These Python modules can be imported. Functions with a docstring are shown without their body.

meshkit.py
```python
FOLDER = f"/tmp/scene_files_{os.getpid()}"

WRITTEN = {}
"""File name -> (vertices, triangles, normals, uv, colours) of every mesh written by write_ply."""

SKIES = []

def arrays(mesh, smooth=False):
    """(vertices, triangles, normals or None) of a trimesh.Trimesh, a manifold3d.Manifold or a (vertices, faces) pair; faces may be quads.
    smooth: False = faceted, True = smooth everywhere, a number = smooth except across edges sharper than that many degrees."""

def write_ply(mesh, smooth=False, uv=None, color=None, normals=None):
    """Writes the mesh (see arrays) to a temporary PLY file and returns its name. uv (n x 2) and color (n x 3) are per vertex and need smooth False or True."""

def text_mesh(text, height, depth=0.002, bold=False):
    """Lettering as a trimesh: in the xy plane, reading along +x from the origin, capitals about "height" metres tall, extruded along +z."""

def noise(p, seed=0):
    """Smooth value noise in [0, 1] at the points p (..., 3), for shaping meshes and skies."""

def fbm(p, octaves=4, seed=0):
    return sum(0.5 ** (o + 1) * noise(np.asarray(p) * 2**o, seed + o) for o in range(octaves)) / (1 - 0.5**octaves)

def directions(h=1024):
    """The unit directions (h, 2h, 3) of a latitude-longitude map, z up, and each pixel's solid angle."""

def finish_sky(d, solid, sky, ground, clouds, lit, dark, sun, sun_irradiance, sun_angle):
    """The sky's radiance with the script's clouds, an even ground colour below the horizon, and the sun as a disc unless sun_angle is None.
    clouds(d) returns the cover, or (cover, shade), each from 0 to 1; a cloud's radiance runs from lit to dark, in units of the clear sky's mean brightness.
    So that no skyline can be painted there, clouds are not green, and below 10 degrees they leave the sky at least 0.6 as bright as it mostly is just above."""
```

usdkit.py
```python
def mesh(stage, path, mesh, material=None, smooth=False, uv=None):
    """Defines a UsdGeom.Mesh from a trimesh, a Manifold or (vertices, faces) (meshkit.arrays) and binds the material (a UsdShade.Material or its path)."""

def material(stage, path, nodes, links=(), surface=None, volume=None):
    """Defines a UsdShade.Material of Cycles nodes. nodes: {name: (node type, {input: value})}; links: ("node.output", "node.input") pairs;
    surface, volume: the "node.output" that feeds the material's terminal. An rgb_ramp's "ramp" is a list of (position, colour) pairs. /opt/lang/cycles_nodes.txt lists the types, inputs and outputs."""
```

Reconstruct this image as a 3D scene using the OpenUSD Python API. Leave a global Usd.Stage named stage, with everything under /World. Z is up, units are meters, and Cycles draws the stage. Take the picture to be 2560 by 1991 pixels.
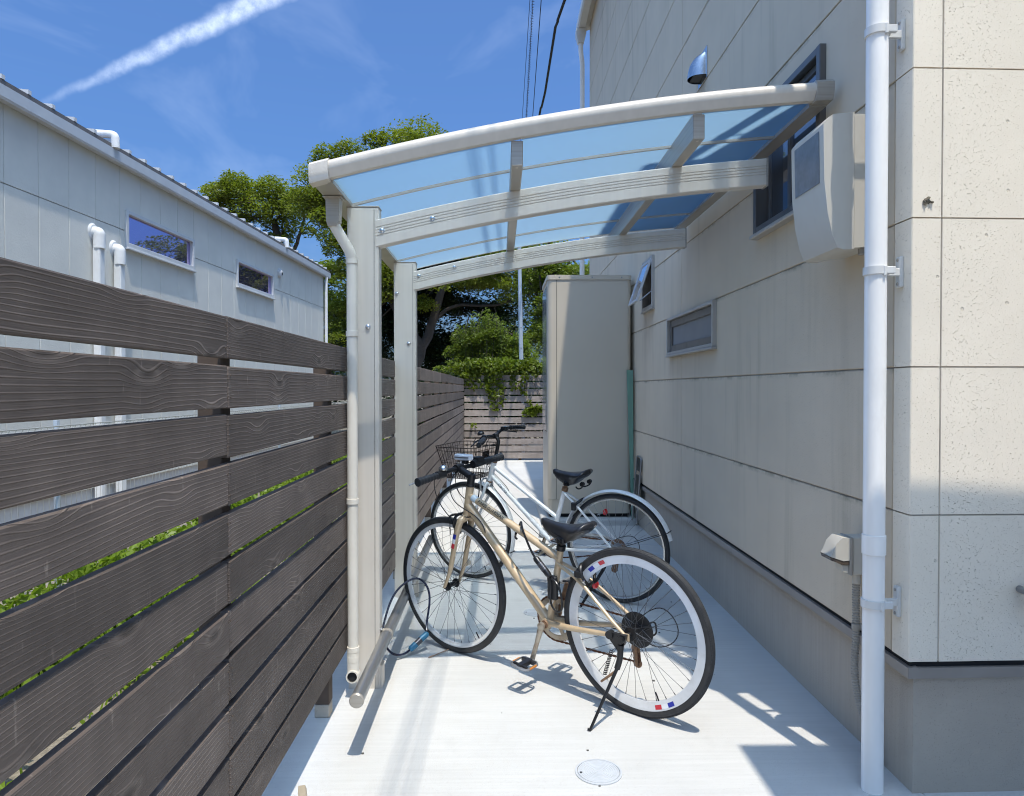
import math, random
import numpy as np, trimesh
import manifold3d as m3
from shapely.geometry import Polygon
from pxr import Usd, UsdGeom, UsdLux, UsdShade, Gf, Sdf
import usdkit, meshkit

random.seed(7); RNG = np.random.default_rng(7)
stage = Usd.Stage.CreateInMemory()
UsdGeom.SetStageUpAxis(stage, UsdGeom.Tokens.z); UsdGeom.SetStageMetersPerUnit(stage, 1.0)
UsdGeom.Xform.Define(stage, '/World'); UsdGeom.Scope.Define(stage, '/World/Looks')

# ------------------------------------------------------------------ camera, sky, sun
EYE = np.array([0, 0, 1.36]); PSI = math.atan(30/1742); TH = math.atan(23.5/1742)
FWD = np.array([math.sin(PSI)*math.cos(TH), math.cos(PSI)*math.cos(TH), -math.sin(TH)])
RGT = np.array([math.cos(PSI), -math.sin(PSI), 0]); UPV = np.cross(RGT, FWD)
cam = UsdGeom.Camera.Define(stage, '/World/camera')
cam.CreateHorizontalApertureAttr(36.0); cam.CreateFocalLengthAttr(36.0*1742/2560)
cam.CreateVerticalApertureAttr(36.0*1991/2560); cam.CreateClippingRangeAttr(Gf.Vec2f(0.05, 2000))
cam.CreateExposureAttr(1.2)
cm = np.eye(4); cm[0, :3] = RGT; cm[1, :3] = UPV; cm[2, :3] = -FWD; cm[3, :3] = EYE
cam.AddTransformOp().Set(Gf.Matrix4d(cm.tolist()))

SUN = np.array([0.105, -0.325, 1.0]); SUN /= np.linalg.norm(SUN)
SUN_EL = math.asin(SUN[2]); SUN_ROT = math.atan2(SUN[0], SUN[1])
sun = UsdLux.DistantLight.Define(stage, '/World/sun')
sun.CreateIntensityAttr(0.53); sun.CreateAngleAttr(0.53); sun.CreateNormalizeAttr(True)
sun.CreateColorAttr(Gf.Vec3f(1.0, 0.935, 0.825))
zx = SUN; xx = np.cross([0, 1, 0], zx); xx /= np.linalg.norm(xx); yx = np.cross(zx, xx)
sm = np.eye(4); sm[0, :3] = xx; sm[1, :3] = yx; sm[2, :3] = zx
sun.AddTransformOp().Set(Gf.Matrix4d(sm.tolist()))

TRAIL_N = (0.36469872, 0.54005534, -0.75850845)
sky_mat = usdkit.material(stage, '/World/Looks/sky', {
    'sky': ('sky_texture', {'sky_type': 'single_scattering', 'sun_disc': False, 'sun_elevation': SUN_EL, 'sun_rotation': SUN_ROT,
                            'altitude': 50.0, 'air_density': 1.0, 'aerosol_density': 5.5, 'ozone_density': 3.0}),
    'tc': ('texture_coordinate', {}),
    # contrail: a band along a great circle
    'nz': ('noise_texture', {'scale': 34.0, 'detail': 3.0, 'roughness': 0.6}),
    'nsub': ('vector_math', {'math_type': 'subtract', 'vector2': (0.5, 0.5, 0.5)}),
    'nmul': ('vector_math', {'math_type': 'scale', 'scale': 0.011}),
    'vadd': ('vector_math', {'math_type': 'add'}),
    'd': ('vector_math', {'math_type': 'dot_product', 'vector2': TRAIL_N}),
    'dabs': ('math', {'math_type': 'absolute'}),
    'along': ('vector_math', {'math_type': 'dot_product', 'vector2': (0.76, 0.13, 0.46)}),
    'wid': ('map_range', {'from_min': -0.19, 'from_max': 0.18, 'to_min': 0.003, 'to_max': 0.0165, 'clamp': True}),
    'rel': ('math', {'math_type': 'divide'}),
    'band': ('map_range', {'range_type': 'smoothstep', 'from_min': 1.25, 'from_max': 0.05, 'to_min': 0.0, 'to_max': 1.0, 'clamp': True}),
    'fade': ('map_range', {'range_type': 'smoothstep', 'from_min': -0.19, 'from_max': 0.05, 'to_min': 0.0, 'to_max': 0.52, 'clamp': True}),
    'pn': ('noise_texture', {'scale': 75.0, 'detail': 4.0, 'roughness': 0.65}),
    'pr': ('map_range', {'from_min': 0.34, 'from_max': 0.64, 'to_min': 0.5, 'to_max': 1.0, 'clamp': True}),
    'b1': ('math', {'math_type': 'multiply'}), 'b2': ('math', {'math_type': 'multiply'}),
    # thin cirrus
    'cm': ('mapping', {'scale': (2.6, 1.2, 5.0), 'rotation': (0.3, 0.5, 0.35)}),
    'cn': ('noise_texture', {'scale': 1.7, 'detail': 7.0, 'roughness': 0.55, 'distortion': 0.6}),
    'cr': ('map_range', {'from_min': 0.50, 'from_max': 0.85, 'to_min': 0.0, 'to_max': 0.13, 'clamp': True}),
    'mx': ('math', {'math_type': 'maximum'}),
    'tint': ('mix_color', {'blend_type': 'multiply', 'fac': 1.0, 'b': (0.58, 0.92, 1.36)}),
    'mix': ('mix_color', {'blend_type': 'mix', 'b': (9.0, 10.2, 12.0)}),
    'bg': ('background_shader', {'strength': 0.071})},
    [('tc.generated', 'nz.vector'), ('nz.color', 'nsub.vector1'), ('nsub.vector', 'nmul.vector1'), ('nmul.vector', 'vadd.vector1'),
     ('tc.generated', 'vadd.vector2'), ('vadd.vector', 'd.vector1'), ('d.value', 'dabs.value1'), ('tc.generated', 'along.vector1'),
     ('along.value', 'wid.value'), ('dabs.value', 'rel.value1'), ('wid.result', 'rel.value2'), ('rel.value', 'band.value'),
     ('along.value', 'fade.value'), ('tc.generated', 'pn.vector'), ('pn.fac', 'pr.value'), ('band.result', 'b1.value1'), ('fade.result', 'b1.value2'),
     ('b1.value', 'b2.value1'), ('pr.result', 'b2.value2'),
     ('tc.generated', 'cm.vector'), ('cm.vector', 'cn.vector'), ('cn.fac', 'cr.value'), ('b2.value', 'mx.value1'), ('cr.result', 'mx.value2'),
     ('sky.color', 'tint.a'), ('tint.result', 'mix.a'), ('mx.value', 'mix.fac'), ('mix.result', 'bg.color')], surface='bg.background')
dome = UsdLux.DomeLight.Define(stage, '/World/sky')
UsdShade.MaterialBindingAPI.Apply(dome.GetPrim()).Bind(sky_mat)
dome.GetPrim().SetCustomDataByKey('kind', 'structure')

# ------------------------------------------------------------------ mesh helpers
_hull_cache = {}
def chamfer_verts(c):
    """the 24 corners of a unit-signed box: (sign, inset) pairs"""
    out = []
    for sx in (-1, 1):
        for sy in (-1, 1):
            for sz in (-1, 1):
                for k in range(3):
                    ins = [0, 0, 0]
                    for j in range(3):
                        if j != k: ins[j] = 1
                    out.append((sx, sy, sz, *ins))
    return np.array(out, float)
_CH = chamfer_verts(1)
def _ch_faces():
    s = _CH[:, :3]*(1.0 - 0.2*_CH[:, 3:])
    h = trimesh.convex.convex_hull(s)
    idx = [int(np.argmin(((s-v)**2).sum(1))) for v in h.vertices]
    return np.array(idx)[h.faces]
_CHF = _ch_faces()
_BXV = np.array([[x, y, z] for x in (-1, 1) for y in (-1, 1) for z in (-1, 1)], float)
_BXF = np.array([[0, 1, 3], [0, 3, 2], [4, 6, 7], [4, 7, 5], [0, 4, 5], [0, 5, 1], [2, 3, 7], [2, 7, 6], [0, 2, 6], [0, 6, 4], [1, 5, 7], [1, 7, 3]])

class MB:
    def __init__(s): s.v, s.f, s.n = [], [], 0
    def add(s, v, f):
        v = np.asarray(v, float); f = np.asarray(f, int)
        if f.shape[1] == 4: f = np.vstack([f[:, [0, 1, 2]], f[:, [0, 2, 3]]])
        s.v.append(v); s.f.append(f+s.n); s.n += len(v); return s
    def out(s): return np.vstack(s.v), np.vstack(s.f)
    def tm(s, m): return s.add(m.vertices, m.faces)
    def man(s, m):
        q = m.to_mesh(); return s.add(q.vert_properties[:, :3], q.tri_verts)
    def box(s, x0, x1, y0, y1, z0, z1, c=0.0): return s.obb(((x0+x1)/2, (y0+y1)/2, (z0+z1)/2), np.eye(3), (abs(x1-x0)/2, abs(y1-y0)/2, abs(z1-z0)/2), c)
    def obb(s, cen, ax, half, c=0.0):
        half = np.asarray(half, float); ax = np.asarray(ax, float)
        if c > 0:
            c = min(c, half.min()*0.9); v = _CH[:, :3]*(half-c*_CH[:, 3:]); f = _CHF
        else: v, f = _BXV*half, _BXF
        if np.linalg.det(ax) < 0: f = f[:, ::-1]
        return s.add(np.asarray(cen)+v@ax, f)
    def hull(s, pts): return s.tm(trimesh.convex.convex_hull(np.asarray(pts, float)))
    def tube(s, pts, r, sides=8, caps=True, closed=False, flat=1.0):
        p = np.asarray(pts, float); n = len(p); r = np.atleast_1d(np.asarray(r, float)); r = np.interp(np.linspace(0, 1, n), np.linspace(0, 1, len(r)), r) if len(r) > 1 else np.full(n, r[0])
        t = np.gradient(p, axis=0) if not closed else np.roll(p, -1, 0)-np.roll(p, 1, 0)
        t /= np.linalg.norm(t, axis=1, keepdims=True)+1e-12
        a = np.cross(t[0], [0, 0, 1.0]) if abs(t[0][2]) < 0.95 else np.cross(t[0], [0, 1.0, 0])
        a /= np.linalg.norm(a); A = [a]
        for i in range(1, n):
            a = A[-1]-t[i]*(A[-1]@t[i]); A.append(a/(np.linalg.norm(a)+1e-12))
        A = np.array(A); B = np.cross(t, A); th = np.arange(sides)*2*np.pi/sides
        v = p[:, None]+r[:, None, None]*(np.cos(th)[None, :, None]*A[:, None]+flat*np.sin(th)[None, :, None]*B[:, None])
        m = n if closed else n-1; F = []
        i, j = np.meshgrid(np.arange(m), np.arange(sides), indexing='ij')
        i2 = (i+1) % n; j2 = (j+1) % sides
        F = np.stack([i*sides+j, i*sides+j2, i2*sides+j2, i2*sides+j], -1).reshape(-1, 4)
        v = v.reshape(-1, 3); f = np.vstack([F[:, [0, 1, 2]], F[:, [0, 2, 3]]])
        if caps and not closed:
            v = np.vstack([v, p[:1], p[-1:]]); k = n*sides
            c0 = [[k, (q+1) % sides, q] for q in range(sides)]; b = (n-1)*sides
            c1 = [[k+1, b+q, b+(q+1) % sides] for q in range(sides)]
            f = np.vstack([f, c0, c1])
        return s.add(v, f)
    def lathe(s, prof, o, axis, n=32, closed=False, a0=0.0, a1=2*np.pi, ref=None):
        """prof: (radius, height) points; closed joins last to first"""
        axis = np.asarray(axis, float)/np.linalg.norm(axis); o = np.asarray(o, float)
        if ref is None: ref = [1, 0, 0] if abs(axis[0]) < 0.9 else [0, 0, 1]
        A = np.asarray(ref, float)-axis*np.dot(ref, axis); A /= np.linalg.norm(A); B = np.cross(axis, A)
        full = abs(a1-a0-2*np.pi) < 1e-6
        th = np.linspace(a0, a1, n, endpoint=not full); pr = np.asarray(prof, float); m = len(pr)
        v = o+pr[None, :, 0, None]*(np.cos(th)[:, None, None]*A+np.sin(th)[:, None, None]*B)+pr[None, :, 1, None]*axis
        ni = n if full else n-1; mj = m if closed else m-1
        i, j = np.meshgrid(np.arange(ni), np.arange(mj), indexing='ij'); i2 = (i+1) % n; j2 = (j+1) % m
        F = np.stack([i*m+j, i2*m+j, i2*m+j2, i*m+j2], -1).reshape(-1, 4)
        return s.add(v.reshape(-1, 3), F)
    def prism(s, poly, axis, lo, hi):
        """poly in the plane of the two other axes (in x, y, z order), extruded along axis"""
        e = trimesh.creation.extrude_polygon(Polygon(poly), hi-lo); v = e.vertices.copy(); v[:, 2] += lo
        f = e.faces
        if axis == 'z': w = v
        elif axis == 'x': w = v[:, [2, 0, 1]]
        else: w = np.stack([v[:, 0], v[:, 2], v[:, 1]], 1); f = f[:, ::-1]
        return s.add(w, f)
    def grid(s, P):
        """P: (n, m, 3) points as a sheet"""
        n, m = P.shape[:2]; i, j = np.meshgrid(np.arange(n-1), np.arange(m-1), indexing='ij')
        F = np.stack([i*m+j, (i+1)*m+j, (i+1)*m+j+1, i*m+j+1], -1).reshape(-1, 4)
        return s.add(P.reshape(-1, 3), F)
    def loft(s, P, caps=True):
        """P: (n stations, m ring points, 3), rings closed"""
        n, m = P.shape[:2]; i, j = np.meshgrid(np.arange(n-1), np.arange(m), indexing='ij'); j2 = (j+1) % m
        F = np.stack([i*m+j, (i+1)*m+j, (i+1)*m+j2, i*m+j2], -1).reshape(-1, 4)
        f = np.vstack([F[:, [0, 1, 2]], F[:, [0, 2, 3]]]); v = P.reshape(-1, 3)
        if caps:
            v = np.vstack([v, P[0].mean(0), P[-1].mean(0)]); k = n*m
            f = np.vstack([f, [[k, q, (q+1) % m] for q in range(m)], [[k+1, (n-1)*m+(q+1) % m, (n-1)*m+q] for q in range(m)]])
        return s.add(v, f)

def fillet(pts, rad=0.03, n=5):
    """a polyline with its corners rounded"""
    p = [np.asarray(q, float) for q in pts]; out = [p[0]]
    for i in range(1, len(p)-1):
        a, b, c = p[i-1], p[i], p[i+1]; u, w = a-b, c-b; lu, lw = np.linalg.norm(u), np.linalg.norm(w)
        r = min(rad, lu*0.45, lw*0.45); A, C = b+u/lu*r, b+w/lw*r
        for k in range(n+1):
            t = k/n; out.append((1-t)**2*A+2*t*(1-t)*b+t*t*C)
    out.append(p[-1]); return np.array(out)
def spline(pts, n=40):
    from scipy.interpolate import CubicSpline
    p = np.asarray(pts, float); d = np.r_[0, np.cumsum(np.linalg.norm(np.diff(p, axis=0), axis=1))]
    return CubicSpline(d, p)(np.linspace(0, d[-1], n))

# ------------------------------------------------------------------ things and parts
_count = {}
def free_name(parent, name):
    k = _count.get((parent, name), 0); _count[(parent, name)] = k+1
    return name if k == 0 else f'{name}_{k:03d}'
class Node:
    def __init__(s, path, inv): s.path, s.inv = path, inv
    @property
    def prim(s): return stage.GetPrimAtPath(s.path)
def tag(prim, label=None, category=None, group=None, kind=None):
    for k, v in (('label', label), ('category', category), ('group', group), ('kind', kind)):
        if v: prim.SetCustomDataByKey(k, v)
def thing(name, label, category=None, loc=(0, 0, 0), group=None, kind=None, mat4=None):
    """An Xform at the thing's base. Its parts are given in world coordinates, or in its own when mat4 is set."""
    path = '/World/'+free_name('/World', name); x = UsdGeom.Xform.Define(stage, path)
    if mat4 is not None: x.AddTransformOp().Set(Gf.Matrix4d(np.asarray(mat4).T.tolist())); inv = np.zeros(3)
    else: x.AddTranslateOp().Set(Gf.Vec3d(*map(float, loc))); inv = np.asarray(loc, float)
    tag(x.GetPrim(), label, category, group, kind); return Node(path, inv)
def part(parent, name, mb, mat, smooth=30, label=None, kind=None):
    v, f = mb.out() if isinstance(mb, MB) else mb
    path = parent.path+'/'+free_name(parent.path, name)
    m = usdkit.mesh(stage, path, (v-parent.inv, f), MAT[mat], smooth=smooth)
    if label or kind: tag(m.GetPrim(), label, None, None, kind)
    return Node(path, parent.inv)
def sub(parent, name):
    path = parent.path+'/'+free_name(parent.path, name); UsdGeom.Xform.Define(stage, path); return Node(path, parent.inv)
def solo(name, mb, mat, label=None, category=None, group=None, kind=None, smooth=30):
    v, f = mb.out() if isinstance(mb, MB) else mb
    path = '/World/'+free_name('/World', name)
    c = np.array([(v[:, 0].min()+v[:, 0].max())/2, (v[:, 1].min()+v[:, 1].max())/2, v[:, 2].min()])
    m = usdkit.mesh(stage, path, (v-c, f), MAT[mat], smooth=smooth)
    UsdGeom.Xformable(m.GetPrim()).AddTranslateOp().Set(Gf.Vec3d(*map(float, c)))
    tag(m.GetPrim(), label, category, group, kind); return Node(path, c)

# ------------------------------------------------------------------ materials
MAT = {}
def plain(name, col, rough=0.5, metal=0.0, spec=0.5, vary=0.12, scale=6.0, bump=0.0, bscale=60.0, dirt=0.0, dirtcol=(0.12, 0.10, 0.08), dscale=3.0, coat=0.0, stretch=(1, 1, 1)):
    """one paint, plastic, metal or rubber: its colour drifts a little, with optional dirt and fine relief"""
    lo = tuple(c*(1-vary) for c in col); hi = tuple(min(1, c*(1+vary)) for c in col)
    n = {'g': ('geometry', {}), 'mp': ('mapping', {'scale': stretch}), 'n': ('noise_texture', {'scale': scale, 'detail': 5.0, 'roughness': 0.6}),
         'r': ('rgb_ramp', {'ramp': [(0.3, lo), (0.7, hi)]}), 'p': ('principled_bsdf', {'roughness': rough, 'metallic': metal, 'specular_ior_level': spec, 'coat_weight': coat}),
         'rr': ('map_range', {'from_min': 0.3, 'from_max': 0.7, 'to_min': max(0.03, rough-0.07), 'to_max': min(1, rough+0.07)})}
    l = [('g.position', 'mp.vector'), ('mp.vector', 'n.vector'), ('n.fac', 'r.fac'), ('n.fac', 'rr.value'), ('rr.result', 'p.roughness')]
    col_out = 'r.color'
    if dirt > 0:
        n['dn'] = ('noise_texture', {'scale': dscale, 'detail': 8.0, 'roughness': 0.72}); n['dr'] = ('map_range', {'from_min': 0.5, 'from_max': 0.72, 'to_min': 0.0, 'to_max': dirt, 'clamp': True})
        n['dm'] = ('mix_color', {'b': dirtcol}); l += [('mp.vector', 'dn.vector'), ('dn.fac', 'dr.value'), ('dr.result', 'dm.fac'), (col_out, 'dm.a')]; col_out = 'dm.result'
    if bump > 0:
        n['bn'] = ('noise_texture', {'scale': bscale, 'detail': 4.0, 'roughness': 0.6}); n['b'] = ('bump', {'strength': 1.0, 'distance': bump})
        l += [('mp.vector', 'bn.vector'), ('bn.fac', 'b.height'), ('b.normal', 'p.normal')]
    l.append((col_out, 'p.base_color'))
    MAT[name] = usdkit.material(stage, '/World/Looks/'+name, n, l, surface='p.BSDF')
# ------------------------------------------------------------------ surface materials
def stucco(name, col, pits, streak, moss):
    """cast cement siding: pitted face, faint streaks and moss along the joints"""
    n = {'g': ('geometry', {}), 'oi': ('object_info', {}),
         'n1': ('noise_texture', {'scale': 2.2, 'detail': 6.0, 'roughness': 0.6}),
         'r1': ('rgb_ramp', {'ramp': [(0.25, tuple(c*0.93 for c in col)), (0.75, tuple(c*1.05 for c in col))]}),
         'n2': ('noise_texture', {'scale': 150.0, 'detail': 3.0, 'roughness': 0.7}),
         'sm': ('mapping', {'scale': (9.0, 9.0, 0.55)}), 'sn': ('noise_texture', {'scale': 1.0, 'detail': 6.0, 'roughness': 0.62}),
         'sr': ('map_range', {'from_min': 0.52, 'from_max': 0.8, 'to_min': 0.0, 'to_max': streak, 'clamp': True}),
         'bm': ('noise_texture', {'scale': 0.7, 'detail': 3.0}), 'br': ('map_range', {'from_min': 0.42, 'from_max': 0.62, 'to_min': 0.15, 'to_max': 1.0, 'clamp': True}),
         'smul': ('math', {'math_type': 'multiply'}), 'mx1': ('mix_color', {'b': (col[0]*0.52, col[1]*0.53, col[2]*0.5)}),
         'xyz': ('separate_xyz', {}), 'za': ('math', {'math_type': 'subtract', 'value2': 0.447}), 'zd': ('math', {'math_type': 'divide', 'value2': 0.4925}),
         'zf': ('math', {'math_type': 'fraction'}), 'ze': ('map_range', {'from_min': 0.945, 'from_max': 1.0, 'to_min': 0.0, 'to_max': 1.0, 'clamp': True}),
         'mn': ('noise_texture', {'scale': 5.0, 'detail': 7.0, 'roughness': 0.75}), 'mr': ('map_range', {'from_min': 0.47, 'from_max': 0.68, 'to_min': 0.0, 'to_max': moss, 'clamp': True}),
         'mm': ('math', {'math_type': 'multiply'}), 'mx2': ('mix_color', {'b': (0.075, 0.080, 0.045)}),
         # pits: short horizontal scratches and holes
         'pm': ('mapping', {'scale': (140.0, 140.0, 240.0)}), 'pn': ('noise_texture', {'scale': 1.0, 'detail': 3.0, 'roughness': 0.62}),
         'pr': ('map_range', {'from_min': 0.64, 'from_max': 0.71, 'to_min': 0.0, 'to_max': 1.0, 'clamp': True}),
         'hv': ('voronoi_texture', {'scale': 13.0}), 'hr': ('map_range', {'from_min': 0.075, 'from_max': 0.05, 'to_min': 0.0, 'to_max': 1.0, 'clamp': True}),
         'hc': ('separate_xyz', {}), 'hs': ('math', {'math_type': 'greater_than', 'value2': 0.72}), 'hm': ('math', {'math_type': 'multiply'}),
         'pa': ('math', {'math_type': 'maximum'}), 'pw': ('math', {'math_type': 'multiply', 'value2': pits}), 'pk': ('math', {'math_type': 'multiply', 'value2': 0.22}),
         'mx3': ('mix_color', {'b': tuple(c*0.45 for c in col)}),
         'h1': ('math', {'math_type': 'multiply', 'value2': 0.16}), 'h2': ('math', {'math_type': 'subtract'}),
         'b': ('bump', {'strength': 0.8, 'distance': 0.006}),
         'p': ('principled_bsdf', {'roughness': 0.85, 'specular_ior_level': 0.25})}
    l = [('g.position', 'n1.vector'), ('n1.fac', 'r1.fac'), ('g.position', 'n2.vector'), ('g.position', 'sm.vector'), ('sm.vector', 'sn.vector'), ('sn.fac', 'sr.value'),
         ('g.position', 'bm.vector'), ('bm.fac', 'br.value'), ('sr.result', 'smul.value1'), ('br.result', 'smul.value2'), ('smul.value', 'mx1.fac'), ('r1.color', 'mx1.a'),
         ('g.position', 'xyz.vector'), ('xyz.z', 'za.value1'), ('za.value', 'zd.value1'), ('zd.value', 'zf.value1'), ('zf.value', 'ze.value'),
         ('g.position', 'mn.vector'), ('mn.fac', 'mr.value'), ('ze.result', 'mm.value1'), ('mr.result', 'mm.value2'), ('mm.value', 'mx2.fac'), ('mx1.result', 'mx2.a'),
         ('g.position', 'pm.vector'), ('pm.vector', 'pn.vector'), ('pn.fac', 'pr.value'), ('g.position', 'hv.vector'), ('hv.distance', 'hr.value'), ('hv.color', 'hc.vector'),
         ('hc.x', 'hs.value1'), ('hr.result', 'hm.value1'), ('hs.value', 'hm.value2'), ('pr.result', 'pa.value1'), ('hm.value', 'pa.value2'), ('pa.value', 'pw.value1'),
         ('pw.value', 'pk.value1'), ('pk.value', 'mx3.fac'), ('mx2.result', 'mx3.a'), ('n2.fac', 'h1.value1'), ('h1.value', 'h2.value1'), ('pw.value', 'h2.value2'),
         ('h2.value', 'b.height'), ('b.normal', 'p.normal'), ('mx3.result', 'p.base_color')]
    MAT[name] = usdkit.material(stage, '/World/Looks/'+name, n, l, surface='p.BSDF')

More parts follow.
